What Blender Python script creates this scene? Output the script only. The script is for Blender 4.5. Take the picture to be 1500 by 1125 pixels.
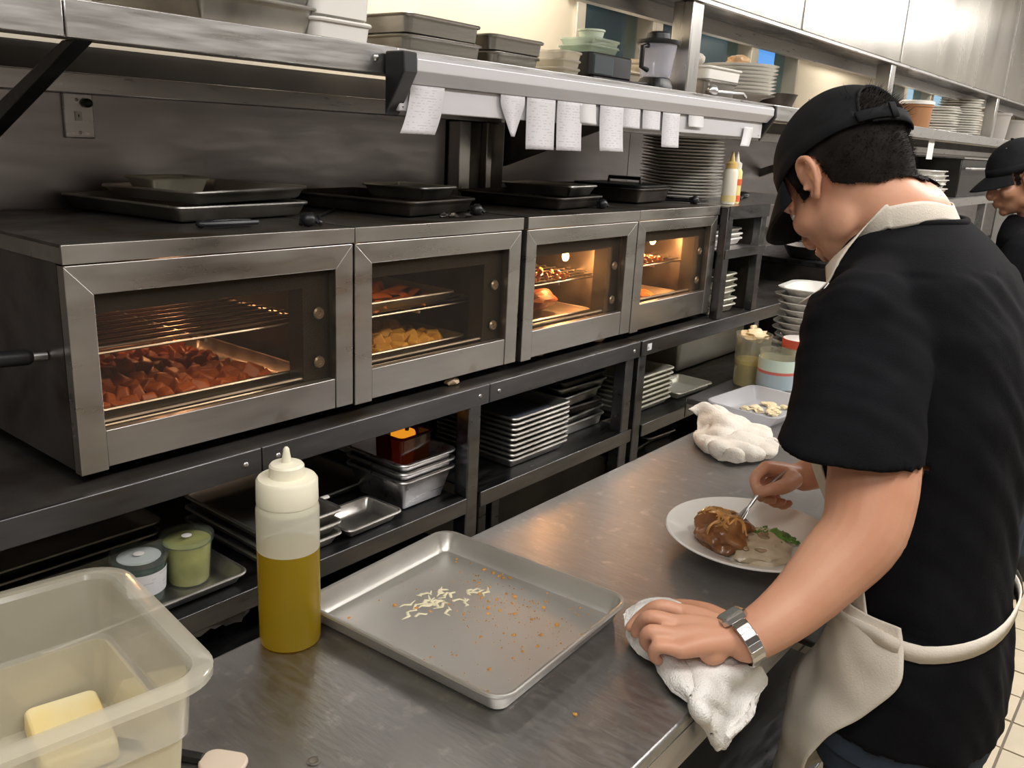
import bpy, bmesh, math, random
from mathutils import Vector, Matrix, noise
for o in list(bpy.data.objects): bpy.data.objects.remove(o)
random.seed(7)
SC = bpy.context.scene
COL = SC.collection
PI = math.pi

# ------------------------------------------------------------------ camera
CAM = Vector((0, 0, 1.55))
F = 1274.8
yaw, pitch, roll = 0.90280055, 0.27494832, 0.05053491
fw = Vector((math.cos(pitch)*math.sin(yaw), math.cos(pitch)*math.cos(yaw), -math.sin(pitch)))
_r = Vector((math.cos(yaw), -math.sin(yaw), 0)); _u = _r.cross(fw)
rt = math.cos(roll)*_r + math.sin(roll)*_u
up = -math.sin(roll)*_r + math.cos(roll)*_u
cd = bpy.data.cameras.new('camera'); cam = bpy.data.objects.new('camera', cd); COL.objects.link(cam)
cd.sensor_width = 36; cd.lens = F/1500*36; cd.clip_start = .02
m = Matrix((rt, up, -fw)).transposed().to_4x4(); m.translation = CAM
cam.matrix_world = m
SC.camera = cam
def at(px, py, d): return CAM + d*(fw + rt*((px-750)/F) - up*((py-562.5)/F))
def _pl(px, py, i, v):
    dr = fw*F + rt*(px-750) - up*(py-562.5)
    return CAM + dr*((v-CAM[i])/dr[i])
def cz(px, py, z): return _pl(px, py, 2, z)
def cy(px, py, y): return _pl(px, py, 1, y)

# ------------------------------------------------------------------ light
SC.view_settings.view_transform = 'Standard'
SC.view_settings.look = 'None'
SC.view_settings.gamma = 1
SC.view_settings.use_curve_mapping = False
SC.view_settings.exposure = 0.0
w = bpy.data.worlds.new('world'); SC.world = w; w.use_nodes = True
w.node_tree.nodes['Background'].inputs[0].default_value = (.9, .85, .8, 1)
w.node_tree.nodes['Background'].inputs[1].default_value = .012
def area(name, loc, rot, sx, sy, power, col, spread=PI):
    l = bpy.data.lights.new(name, 'AREA'); l.shape = 'RECTANGLE'; l.size = sx; l.size_y = sy
    l.energy = power; l.color = col; l.spread = spread
    o = bpy.data.objects.new(name, l); COL.objects.link(o); o.location = loc; o.rotation_euler = rot
    return o
WARM = (1, .965, .93)
# ceiling fixtures along the aisle, in two rows
for i, (x, y, p) in enumerate([(-1.0, -.45, 24), (.8, -.45, 26), (2.6, -.3, 46), (4.4, -.3, 56), (6.2, -.3, 56), (8.0, -.3, 50)]):
    area('ceiling_or_fill_light', (x, y, 2.66), (0, 0, 0), 1.2, .3, p, WARM)
area('ceiling_or_fill_light', (.05, .30, 2.66), (0, 0, 0), .9, .3, 10, WARM)  # added fill lamp, brightens the bin, tray and bottle
# work lamps over the plate shelf
for x, p in ((1.45, 4), (1.95, 4), (3.1, 3), (4.4, 4), (5.8, 3)):
    area('work_lamp_light', (x, 1.40, 2.2), (math.radians(15), 0, 0), .12, .12, p, (1, .90, .76))

# ------------------------------------------------------------------ materials
def mat(name, col, rough=.5, metal=0., var=0., vs=8., bump=0., bs=40., stretch=(1, 1, 1), rvar=0., col2=None, emit=0., trans=0., sss=0., ior=1.45, coat=0., stain=None, stain_s=5., stain_lo=.55, stain_hi=.7, spec=.5):
    m = bpy.data.materials.new(name); m.use_nodes = True
    nt = m.node_tree; N = nt.nodes; L = nt.links; b = N['Principled BSDF']
    c4 = (*col, 1)
    b.inputs['Base Color'].default_value = c4; b.inputs['Roughness'].default_value = rough
    b.inputs['Metallic'].default_value = metal; b.inputs['IOR'].default_value = ior
    b.inputs['Transmission Weight'].default_value = trans; b.inputs['Coat Weight'].default_value = coat
    b.inputs['Specular IOR Level'].default_value = spec
    if sss: 
        b.inputs['Subsurface Weight'].default_value = sss; b.inputs['Subsurface Radius'].default_value = (.012, .005, .003); b.inputs['Subsurface Scale'].default_value = 1.
    if emit:
        b.inputs['Emission Color'].default_value = c4; b.inputs['Emission Strength'].default_value = emit
    tc = N.new('ShaderNodeTexCoord'); mp = N.new('ShaderNodeMapping'); mp.inputs['Scale'].default_value = stretch
    L.new(tc.outputs['Object'], mp.inputs['Vector'])
    def nz(s, d=5):
        n = N.new('ShaderNodeTexNoise'); n.inputs['Scale'].default_value = s; n.inputs['Detail'].default_value = d
        L.new(mp.outputs[0], n.inputs['Vector']); return n
    src = None
    if var or col2:
        n = nz(vs)
        r = N.new('ShaderNodeValToRGB'); r.color_ramp.elements[0].position = .32; r.color_ramp.elements[1].position = .68
        c2 = col2 or tuple(max(0, c*(1-var)) for c in col); c1 = col if col2 else tuple(min(1, c*(1+var)) for c in col)
        r.color_ramp.elements[0].color = (*c2, 1); r.color_ramp.elements[1].color = (*c1, 1)
        L.new(n.outputs['Fac'], r.inputs[0]); src = r.outputs[0]
    if stain:
        n2 = N.new('ShaderNodeTexNoise'); n2.inputs['Scale'].default_value = stain_s; n2.inputs['Detail'].default_value = 8
        L.new(tc.outputs['Object'], n2.inputs['Vector'])
        rr = N.new('ShaderNodeMapRange'); rr.inputs[1].default_value = stain_lo; rr.inputs[2].default_value = stain_hi
        L.new(n2.outputs['Fac'], rr.inputs[0])
        mx = N.new('ShaderNodeMix'); mx.data_type = 'RGBA'
        L.new(rr.outputs[0], mx.inputs[0])
        if src: L.new(src, mx.inputs[6])
        else: mx.inputs[6].default_value = c4
        mx.inputs[7].default_value = (*stain, 1); src = mx.outputs[2]
    if src: L.new(src, b.inputs['Base Color'])
    if rvar:
        n = nz(vs*1.7); mr = N.new('ShaderNodeMapRange')
        mr.inputs[1].default_value = .3; mr.inputs[2].default_value = .7
        mr.inputs[3].default_value = max(.02, rough-rvar); mr.inputs[4].default_value = min(1, rough+rvar)
        L.new(n.outputs['Fac'], mr.inputs[0]); L.new(mr.outputs[0], b.inputs['Roughness'])
    if bump:
        n = nz(bs); bp = N.new('ShaderNodeBump'); bp.inputs['Strength'].default_value = bump; bp.inputs['Distance'].default_value = .002
        L.new(n.outputs['Fac'], bp.inputs['Height']); L.new(bp.outputs[0], b.inputs['Normal'])
    return m
def clear(name, col, opac=.3, rough=.1, gl=.12, body=None, trl=.5):
    """see-through plastic or glass: tinted transparency, a little body colour, a fresnel shine"""
    m = bpy.data.materials.new(name); m.use_nodes = True; nt = m.node_tree; N = nt.nodes; L = nt.links
    N.remove(N['Principled BSDF']); out = N['Material Output']
    t = N.new('ShaderNodeBsdfTransparent'); t.inputs[0].default_value = (*col, 1)
    d = N.new('ShaderNodeBsdfDiffuse'); d.inputs[0].default_value = (*(body or col), 1)
    tl = N.new('ShaderNodeBsdfTranslucent'); tl.inputs[0].default_value = (*(body or col), 1)
    mm = N.new('ShaderNodeMixShader'); mm.inputs[0].default_value = trl; L.new(d.outputs[0], mm.inputs[1]); L.new(tl.outputs[0], mm.inputs[2])
    m1 = N.new('ShaderNodeMixShader'); m1.inputs[0].default_value = opac
    L.new(t.outputs[0], m1.inputs[1]); L.new(mm.outputs[0], m1.inputs[2])
    g = N.new('ShaderNodeBsdfGlossy'); g.inputs['Roughness'].default_value = rough
    lw = N.new('ShaderNodeLayerWeight'); lw.inputs[0].default_value = gl
    ge = N.new('ShaderNodeNewGeometry'); ib = N.new('ShaderNodeMath'); ib.operation = 'SUBTRACT'; ib.inputs[0].default_value = 1; L.new(ge.outputs['Backfacing'], ib.inputs[1])
    fr = N.new('ShaderNodeMath'); fr.operation = 'MULTIPLY'; L.new(lw.outputs['Fresnel'], fr.inputs[0]); L.new(ib.outputs[0], fr.inputs[1])
    m2 = N.new('ShaderNodeMixShader'); L.new(fr.outputs[0], m2.inputs[0])
    L.new(m1.outputs[0], m2.inputs[1]); L.new(g.outputs[0], m2.inputs[2]); L.new(m2.outputs[0], out.inputs[0])
    return m
def paper(name, ink=(.12, .12, .14), base=(.64, .625, .65), rows=18., dash=26., thr=.53):
    """paper with faint rows of illegible print, laid out along the sheet's own UV"""
    m = bpy.data.materials.new(name); m.use_nodes = True; nt = m.node_tree; N = nt.nodes; L = nt.links; b = N['Principled BSDF']
    b.inputs['Roughness'].default_value = .8
    uv = N.new('ShaderNodeTexCoord'); sx = N.new('ShaderNodeSeparateXYZ'); L.new(uv.outputs['UV'], sx.inputs[0])
    def mth(op, a, bb=None):
        n = N.new('ShaderNodeMath'); n.operation = op
        for i, v in enumerate((a, bb)):
            if v is None: continue
            if isinstance(v, (int, float)): n.inputs[i].default_value = v
            else: L.new(v, n.inputs[i])
        return n.outputs[0]
    vy = mth('MULTIPLY', sx.outputs['Y'], rows); fr = mth('FRACT', vy); fl = mth('FLOOR', vy)
    line = mth('LESS_THAN', fr, .30)
    cmb = N.new('ShaderNodeCombineXYZ'); L.new(mth('MULTIPLY', sx.outputs['X'], dash), cmb.inputs[0]); L.new(mth('MULTIPLY', fl, 7.31), cmb.inputs[1])
    oi = N.new('ShaderNodeObjectInfo'); L.new(mth('MULTIPLY', oi.outputs['Random'], 50.), cmb.inputs[2])
    nz = N.new('ShaderNodeTexNoise'); nz.inputs['Scale'].default_value = .35; nz.inputs['Detail'].default_value = 4; L.new(cmb.outputs[0], nz.inputs['Vector'])
    on = mth('GREATER_THAN', nz.outputs['Fac'], thr)
    e = mth('MULTIPLY', mth('GREATER_THAN', sx.outputs['X'], .08), mth('LESS_THAN', sx.outputs['X'], .92))
    fac = mth('MULTIPLY', mth('MULTIPLY', line, on), mth('MULTIPLY', e, .30))
    mx = N.new('ShaderNodeMix'); mx.data_type = 'RGBA'; L.new(fac, mx.inputs[0])
    mx.inputs[6].default_value = (*base, 1); mx.inputs[7].default_value = (*ink, 1); L.new(mx.outputs[2], b.inputs['Base Color'])
    return m
STEEL = mat('brushed_steel', (.56, .55, .545), .34, 1, .05, 6, .015, 60, (1, 12, 12), .08)
STEEL_V = mat('brushed_steel_vertical', (.58, .565, .54), .30, 1, .03, 5, 0, 60, (10, 10, 1), .03)
COUNTER = mat('worn_counter_steel', (.40, .395, .39), .40, 1, .05, 70, .22, 160, (1, .25, 1), .06, stain=(.60, .59, .57), stain_s=38, stain_lo=.60, stain_hi=.80)
OVENST = mat('oven_steel', (.46, .445, .42), .34, 1, .10, 4, .015, 60, (1, 5, 5), .09, stain=(.22, .15, .09), stain_s=11, stain_lo=.64, stain_hi=.85)
GREASY_OR_DIM = mat('greasy_or_dimmed_steel', (.11, .10, .09), .40, .8, .35, 7, .15, 60, (1, 1, 1), .12, stain=(.05, .035, .022), stain_s=6, stain_lo=.5, stain_hi=.68)
DARKST = mat('dark_shelf_steel', (.15, .15, .155), .36, 1, .15, 6, .02, 50, (1, 6, 6), .1)
BACKST = mat('backsplash_steel', (.42, .395, .40), .38, 1, .05, 4, .06, 60, (1, 6, 6), .08)
ALU = mat('aluminium_pan', (.62, .60, .56), .40, 1, .10, 7, .08, 90, (1, 1, 1), .08)
ALUD = mat('tarnished_pan', (.42, .41, .38), .40, 1, .22, 9, .1, 90, (1, 1, 1), .1)
BURNT = mat('burnt_pan', (.07, .06, .052), .48, .6, .4, 12, .3, 60)
PALEPAN = mat('pale_pan', (.62, .60, .50), .45, .6, .08, 7)
BLACK = mat('black_plastic', (.012, .012, .013), .4)
BLACKIN = mat('oven_black_enamel', (.010, .009, .008), .35, 0, .3, 9)
WHITEP = mat('white_plastic', (.80, .78, .74), .38)
RAILM = mat('white_aluminium_rail', (.60, .59, .61), .38, .25)
CHINA = mat('white_china', (.80, .78, .73), .12, coat=.3)
PAPER = paper('ticket_paper')
PLAINP = mat('plain_paper', (.66, .65, .66), .8)
CREAM = mat('cream_wall_paint', (.76, .70, .58), .22, 0, .04, 3)
def sm(mesh, ang=35):
    for p in mesh.polygons: p.use_smooth = True
    try: mesh.set_sharp_from_angle(angle=math.radians(ang))
    except Exception: pass

# ------------------------------------------------------------------ mesh helpers
class MB:
    def __init__(s): s.v = []; s.f = []; s.uv = {}
    def add(s, vs, fs):
        n = len(s.v); s.v += [Vector(v) for v in vs]; s.f += [tuple(i+n for i in f) for f in fs]; return s
    def box(s, x0, x1, y0, y1, z0, z1):
        return s.add([(x0, y0, z0), (x1, y0, z0), (x1, y1, z0), (x0, y1, z0), (x0, y0, z1), (x1, y0, z1), (x1, y1, z1), (x0, y1, z1)],
                     [(0, 3, 2, 1), (4, 5, 6, 7), (0, 1, 5, 4), (1, 2, 6, 5), (2, 3, 7, 6), (3, 0, 4, 7)])
    def loft(s, rings, cap0=True, cap1=True, closed=True):
        n = len(rings[0]); vs = [p for r in rings for p in r]; fs = []
        for i in range(len(rings)-1):
            for j in range(n if closed else n-1):
                k = (j+1) % n
                fs.append((i*n+j, i*n+k, (i+1)*n+k, (i+1)*n+j))
        if cap0: fs.append(tuple(reversed(range(n))))
        if cap1: fs.append(tuple((len(rings)-1)*n+j for j in range(n)))
        return s.add(vs, fs)
    def lathe(s, prof, n=32, c=(0, 0, 0), cap0=True, cap1=True):
        c = Vector(c)
        return s.loft([[c+Vector((r*math.cos(2*PI*j/n), r*math.sin(2*PI*j/n), z)) for j in range(n)] for r, z in prof], cap0, cap1)
    def tube(s, pts, r, n=8, r2=None, caps=True, flat=1., round_ends=False):
        pts = [Vector(p) for p in pts]; m_ = len(pts)
        rs = r if isinstance(r, (list, tuple)) else [r+( (r2 if r2 is not None else r)-r)*i/(m_-1) for i in range(m_)]
        T = [(pts[min(i+1, m_-1)]-pts[max(i-1, 0)]).normalized() for i in range(m_)]
        ref = Vector((0, 0, 1)) if abs(T[0].z) < .9 else Vector((1, 0, 0))
        A = T[0].cross(ref).normalized(); rings = []
        ring = lambda c, A, B, q: [c+q*(math.cos(2*PI*j/n)*A+flat*math.sin(2*PI*j/n)*B) for j in range(n)]
        fr = []
        for i in range(m_):
            A = (A-T[i]*A.dot(T[i])).normalized(); fr.append((A.copy(), T[i].cross(A)))
        if round_ends:
            for k in (80, 55, 28): 
                a = math.radians(k); rings.append(ring(pts[0]-T[0]*rs[0]*math.sin(a), *fr[0], rs[0]*math.cos(a)))
        for i in range(m_): rings.append(ring(pts[i], *fr[i], rs[i]))
        if round_ends:
            for k in (28, 55, 80):
                a = math.radians(k); rings.append(ring(pts[-1]+T[-1]*rs[-1]*math.sin(a), *fr[-1], rs[-1]*math.cos(a)))
        return s.loft(rings, caps, caps)
    def ell(s, c, rad, M=None, nu=20, nv=12):
        c = Vector(c); rings = []
        for i in range(1, nv):
            t = PI*i/nv
            ring = []
            for j in range(nu):
                p = Vector((rad[0]*math.sin(t)*math.cos(2*PI*j/nu), rad[1]*math.sin(t)*math.sin(2*PI*j/nu), -rad[2]*math.cos(t)))
                ring.append(c+((M @ p) if M else p))
            rings.append(ring)
        return s.loft(rings)
    def xf(s, M):
        s.v = [M @ v for v in s.v]; return s
    def join(s, o): return s.add(o.v, o.f)
    def mesh(s, name, material=None, smooth=True, ang=35):
        me = bpy.data.meshes.new(name); me.from_pydata([tuple(v) for v in s.v], [], s.f); me.update()
        bm = bmesh.new(); bm.from_mesh(me); bmesh.ops.recalc_face_normals(bm, faces=bm.faces); bm.to_mesh(me); bm.free()
        if material: me.materials.append(material)
        if smooth: sm(me, ang)
        return me
    def build(s, name, material, parent=None, world=True, loc=None, rot=None, smooth=True, bevel=0., ang=35):
        """one mesh object. world=True: vertices are in scene coordinates and are shifted into the parent's frame"""
        if parent is not None and world:
            d = Vector(parent.location); s.v = [v-d for v in s.v]
        o = bpy.data.objects.new(name, s.mesh(name, material, smooth, ang)); COL.objects.link(o)
        if parent is not None: o.parent = parent
        if loc is not None: o.location = loc
        if rot is not None: o.rotation_euler = rot
        if bevel:
            b = o.modifiers.new('bevel', 'BEVEL'); b.width = bevel; b.segments = 2; b.limit_method = 'ANGLE'; b.angle_limit = math.radians(40)
        return o
def tag(o, label=None, cat=None, group=None, kind=None):
    if label: o['label'] = label
    if cat: o['category'] = cat
    if group: o['group'] = group
    if kind: o['kind'] = kind
    return o
def thing(name, loc, label, cat, group=None, rz=0.):
    e = bpy.data.objects.new(name, None); COL.objects.link(e); e.location = loc; e.rotation_euler = (0, 0, rz)
    e.empty_display_size = .05
    return tag(e, label, cat, group)
def dup(root, loc=None, rot=None, label=None, group=None):
    r = root.copy(); COL.objects.link(r)
    if loc is not None: r.location = loc
    if rot is not None: r.rotation_euler = rot
    if label: r['label'] = label
    if group: r['group'] = group
    for ch in list(root.children):
        c = ch.copy(); COL.objects.link(c); c.parent = r
        for g in list(ch.children):
            d = g.copy(); COL.objects.link(d); d.parent = c
    return r
def rr(L, W, r, z, cx=0, cy_=0, n=5):
    pts = []
    r = min(r, L/2-.0005, W/2-.0005)
    for qx, qy, a0 in ((1, 1, 0), (-1, 1, 90), (-1, -1, 180), (1, -1, 270)):
        for i in range(n+1):
            a = math.radians(a0+90*i/n)
            pts.append(Vector((cx+qx*(L/2-r)+r*math.cos(a), cy_+qy*(W/2-r)+r*math.sin(a), z)))
    return pts
def pan(L, W, H, r=.03, slope=.010, rim=.006, t=.0016, n=5):
    """open pan with sloped walls and a rolled rim; outside size L x W x H, base at z=0"""
    w_ = rim
    def q(d, z, rad): return rr(L-2*d, W-2*d, max(rad-d, .004), z, n=n)
    rings = [q(w_+slope+.004, 0, r), q(w_+slope, .003, r), q(w_, H-.005, r), q(.0015, H-.0055, r), q(0, H-.003, r), q(.0012, H-.0008, r),
             q(w_*.5, H, r), q(w_+.0005, H-.0012, r), q(w_+t, H-.005, r), q(w_+slope+t*.8, .004+t, r), q(w_+slope+.005+t, t, r)]
    return MB().loft(rings)
def single(mb, name, material, loc, rot, label, cat, group=None, bevel=0.):
    o = mb.build(name, material, loc=loc, rot=rot, bevel=bevel); return tag(o, label, cat, group)
ORD = ['top', 'second', 'third', 'fourth', 'fifth', 'sixth', 'seventh', 'eighth', 'ninth', 'tenth', 'eleventh', 'twelfth', 'thirteenth', 'fourteenth', 'fifteenth', 'sixteenth', 'seventeenth', 'eighteenth', 'nineteenth', 'twentieth']
def stack(mb, name, material, x, y, z, n, pitch, what, where, cat, group, jit=.003, rj=1.5, rz=0., mats=None):
    me = mb.mesh(name, material); out = []
    for i in range(n):
        if mats and mats[i % len(mats)] is not material:
            mk = me.copy(); mk.materials.clear(); mk.materials.append(mats[i % len(mats)])
        else: mk = me
        o = bpy.data.objects.new(name, mk); COL.objects.link(o)
        o.location = (x+random.uniform(-jit, jit), y+random.uniform(-jit, jit), z+i*pitch)
        o.rotation_euler = (0, 0, rz+math.radians(random.uniform(-rj, rj)))
        k = n-1-i
        pos = 'topmost' if k == 0 else ('lowest' if i == 0 else (ORD[k]+' from the top' if k < len(ORD) else None))
        tag(o, f'{what}, {pos} {where}', cat, group); out.append(o)
    return out
# ================================================================== THE ROOM
YW = 1.62
def struct(name, mb, material, bevel=0.):
    o = mb.build(name, material, bevel=bevel); o['kind'] = 'structure'; return o
GROUT = mat('floor_grout', (.16, .13, .10), .8, 0, .2, 20)
TILE = mat('tan_quarry_tile', (.50, .42, .29), .42, 0, .10, 6, .1, 40)
floor = struct('floor', MB().box(-2.4, 9, -2.4, 5.2, -.06, -.004), GROUT)
tm = MB().box(-.0715, .0715, -.0715, .0715, -.0035, .0035).mesh('floor_tile', TILE, smooth=False)
n = 0
for i in range(20):
    for j in range(10):
        o = bpy.data.objects.new('floor_tile', tm); COL.objects.link(o); o.parent = floor
        o.location = (1.95+i*.15, -.80+j*.15, random.uniform(-.001, .0006)); o.rotation_euler = (random.uniform(-.004, .004), random.uniform(-.004, .004), 0)
# tiles past the laid area: same tile, one plain sheet of it
mb = MB()
for x0, x1, y0, y1 in ((-2.4, 1.872, -2.4, 1.6), (4.878, 9, -2.4, 1.6), (1.872, 4.878, -2.4, -.878), (1.872, 4.878, .628, 1.6)):
    xs = x0
    while xs < x1-.01:
        ys = y0
        while ys < y1-.01:
            mb.box(xs+.004, min(xs+.146, x1), ys+.004, min(ys+.146, y1), -.005, .003); ys += .15
        xs += .15
o = mb.build('tile_field', TILE, floor, smooth=False); o['kind'] = 'stuff'
PAINT = mat('kitchen_wall_paint', (.34, .33, .31), .6, 0, .06, 3)
CEIL = mat('ceiling_panel_paint', (.45, .44, .42), .8)
struct('ceiling', MB().box(-2.4, 9, -2.4, 1.7, 2.72, 2.8), CEIL)
struct('wall_front', MB().box(-2.4, 9, -2.46, -2.4, -.0, 2.72), PAINT)
struct('wall_left', MB().box(-2.46, -2.4, -2.4, 1.7, 0, 2.72), PAINT)
struct('wall_right', MB().box(9, 9.06, -2.4, 5.2, 0, 2.72), PAINT)
# back wall: painted core, openings of the pass above the plate shelf
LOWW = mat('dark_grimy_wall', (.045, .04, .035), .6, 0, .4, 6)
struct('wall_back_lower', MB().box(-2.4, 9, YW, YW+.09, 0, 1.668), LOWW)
wb = MB().box(-2.4, 9, YW, YW+.09, 1.669, 1.685)
wb.box(-2.4, 2.26, YW, YW+.09, 1.685, 2.72).box(2.26, 9, YW, YW+.09, 1.975, 2.72)
wb.box(3.98, 5.05, YW, YW+.09, 1.685, 1.975)
wb.box(6.9, 9, YW, YW+.09, 1.685, 1.975)
wall_back = struct('wall_back', wb, CREAM)
for x0, x1, y in ((-.9, .35, 0), (.352, 1.715, .0), (1.93, 2.62, 0), (2.622, 4.2, 0), (4.202, 6.2, 0), (6.202, 8.9, 0)):
    MB().box(x0, x1, YW-.006, YW, .92, 1.588).build('steel_panel', BACKST, wall_back, bevel=.001)
JAMB = mat('window_jamb', (.72, .68, .60), .35, .3)
GLASS = clear('window_glass', (.75, .86, .88), .06, .03, .35)
for i, (x0, x1) in enumerate([(2.26, 2.72), (2.72, 3.50), (3.50, 3.98), (5.05, 5.62), (5.62, 6.20), (6.20, 6.9)]):
    wn = MB().box(x0, x0+.045, YW-.012, YW+.10, 1.685, 1.975).box(x1-.02, x1, YW-.012, YW+.10, 1.685, 1.975).box(x0+.045, x1-.02, YW-.012, YW+.10, 1.685, 1.70)
    wo = struct('window_%d' % (i+1), wn, JAMB, .002)
    MB().box(x0+.045, x1-.02, YW+.05, YW+.055, 1.70, 1.975).build('pane', GLASS, wo)
struct('trim_1', MB().box(2.2, 8.9, YW-.03, YW, 1.965, 2.03), STEEL, .002)     # steel header over the pass
struct('trim_2', MB().box(-1.2, 8.9, YW-.045, YW-.006, 1.588, 1.622), STEEL, .002)  # ledger rail under the plate shelf
# room beyond the pass
TEAL = mat('far_room_wall', (.05, .085, .095), .35, 0, .4, 2)
struct('wall_beyond', MB().box(1.2, 9, 3.2, 3.26, 0, 2.72), TEAL)
struct('wall_beyond_left', MB().box(1.2, 1.26, YW+.09, 3.2, 0, 2.72), TEAL)
struct('ceiling_beyond', MB().box(1.2, 9, 1.711, 3.2, 2.5, 2.56), TEAL)
SKYE = mat('daylight_blue', (.16, .42, .95), .5, emit=1.1)
SKYW = mat('daylight_white', (.75, .85, 1.), .5, emit=1.2)
struct('window_7', MB().box(cy(1106, 95, 3.18).x, cy(1162, 95, 3.18).x, 3.17, 3.198, 1.72, 2.42), SKYE)
struct('window_8', MB().box(8.985, 8.998, 2.0, 3.1, 1.6, 2.3), SKYW)
for k, (x, y, z, e, c) in enumerate([(3.6, 2.6, 2.46, 4, (.55, .92, 1)), (5.2, 2.5, 2.46, 5, (.65, .92, 1)), (7.4, 2.5, 2.46, 8, (.8, .95, 1))]):
    area('far_room_light', (x, y, z), (0, 0, 0), .5, .3, e, c)

# ================================================================== PREP TABLES
def prep_table(x0, x1, y0, y1, label):
    t = thing('prep_table', ((x0+x1)/2, (y0+y1)/2, 0), label, 'table', 'steel prep tables')
    MB().box(x0, x1, y0, y1, .882, .90).build('table_top', COUNTER, t, bevel=.004)
    MB().box(x0, x1, y0, y0+.003, .835, .8825).build('front_lip', STEEL, t)
    MB().box(x0, x1, y1-.003, y1, .845, .8825).build('back_lip', DARKST, t)
    MB().box(x0+.03, x1-.03, y0+.05, y1-.05, .30, .32).build('undershelf', DARKST, t, bevel=.003)
    for x in (x0+.05, x1-.05):
        for y in (y0+.06, y1-.06):
            l = MB().tube([(x, y, .032), (x, y, .882)], .02, 14).build('leg', STEEL, t)
            MB().lathe([(.022, 0), (.026, .006), (.02, .034)], 14, (x, y, 0)).build('foot', BLACK, t)
    return t
T1 = prep_table(-.35, 2.06, .372, .878, 'worn stainless steel prep table the cook leans on, holding the oil bottle and baking tray')
o = MB().lathe([(.006, 0), (.0075, .0012), (.005, .002), (.0025, .0012)], 16, tuple(cz(460, 1116, .90))).build('bolt_head', ALUD, T1)
T2 = prep_table(2.066, 3.1, .372, 1.03, 'stainless steel prep table further along, under the white plates and pitchers')

# ================================================================== SHELF STANDS UNDER THE OVENS
YS = 1.10
def stand(name, x0, x1, ztop, lows, posts, label, seams=(), yb=1.60):
    t = thing(name, ((x0+x1)/2, (YS+yb)/2, 0), label, 'shelving', 'equipment stands along the wall')
    MB().box(x0, x1, YS+.002, yb, ztop-.004, ztop).build('top_shelf', GREASY_OR_DIM, t)
    xs = [x0]+list(seams)+[x1]
    for a, b in zip(xs, xs[1:]):
        MB().box(a+.001, b-.001, YS-.002, YS+.004, ztop-.040, ztop+.001).build('front_lip', DARKST, t, bevel=.0015)
        for sx in (a+.03, b-.03):
            MB().ell((sx, YS-.002, ztop-.02), (.005, .003, .005), nu=10, nv=6).build('rivet', STEEL, t)
    for a, b, z in lows:
        MB().box(a, b, YS+.002, yb-.02, z-.004, z).build('low_shelf', DARKST, t)
        MB().box(a, b, YS-.001, YS+.004, z-.034, z+.001).build('shelf_lip', DARKST, t, bevel=.0015)
    for x in posts:
        for y in (YS+.022, yb-.006):
            MB().box(x-.018, x+.018, y-.018, y+.018, .03, ztop-.006).build('post', DARKST, t, bevel=.003)
            MB().lathe([(.022, 0), (.024, .01), (.016, .03)], 12, (x, y, 0)).build('foot', BLACK, t)
    return t
SA = stand('equipment_stand', -.62, 1.918, 1.063, [(-.60, 1.262, .826), (1.306, 1.910, .827)], [-.58, 1.284, 1.884],
           'long dark steel stand carrying the ovens, pans on its shelf below', (.767, 1.32))
SB = stand('equipment_stand', 1.926, 3.3, 1.062, [(1.966, 3.25, .826)], [1.946, 2.66, 3.27],
           'dark steel stand right of the ovens with pale trays on its low shelf', ())
MB().box(1.952, 1.972, YS-.004, YS-.002, 1.035, 1.052).build('maker_plate', PLAINP, SB)
# pass shelves right of the ovens: dishes on top
PS = thing('dish_shelf', (2.5, 1.35, 1.0635), 'open steel dish shelf right of the ovens, plates on top and pans inside', 'shelving')
for z, d in ((1.392, .036), (1.266, .024)):
    MB().box(2.36, 3.3, 1.104, 1.60, z-.004, z).build('shelf_board', STEEL, PS)
    MB().box(2.36, 2.64, 1.10, 1.104, z-d, z+.001).build('shelf_lip', DARKST, PS)
for x in (2.372, 2.612):
    MB().box(x-.014, x+.022, 1.104, 1.13, 1.0635, 1.388).build('post', DARKST, PS, bevel=.002)
MB().box(2.622, 2.638, 1.14, 1.60, 1.0635, 1.388).build('side_panel', GREASY_OR_DIM, PS)

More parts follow.
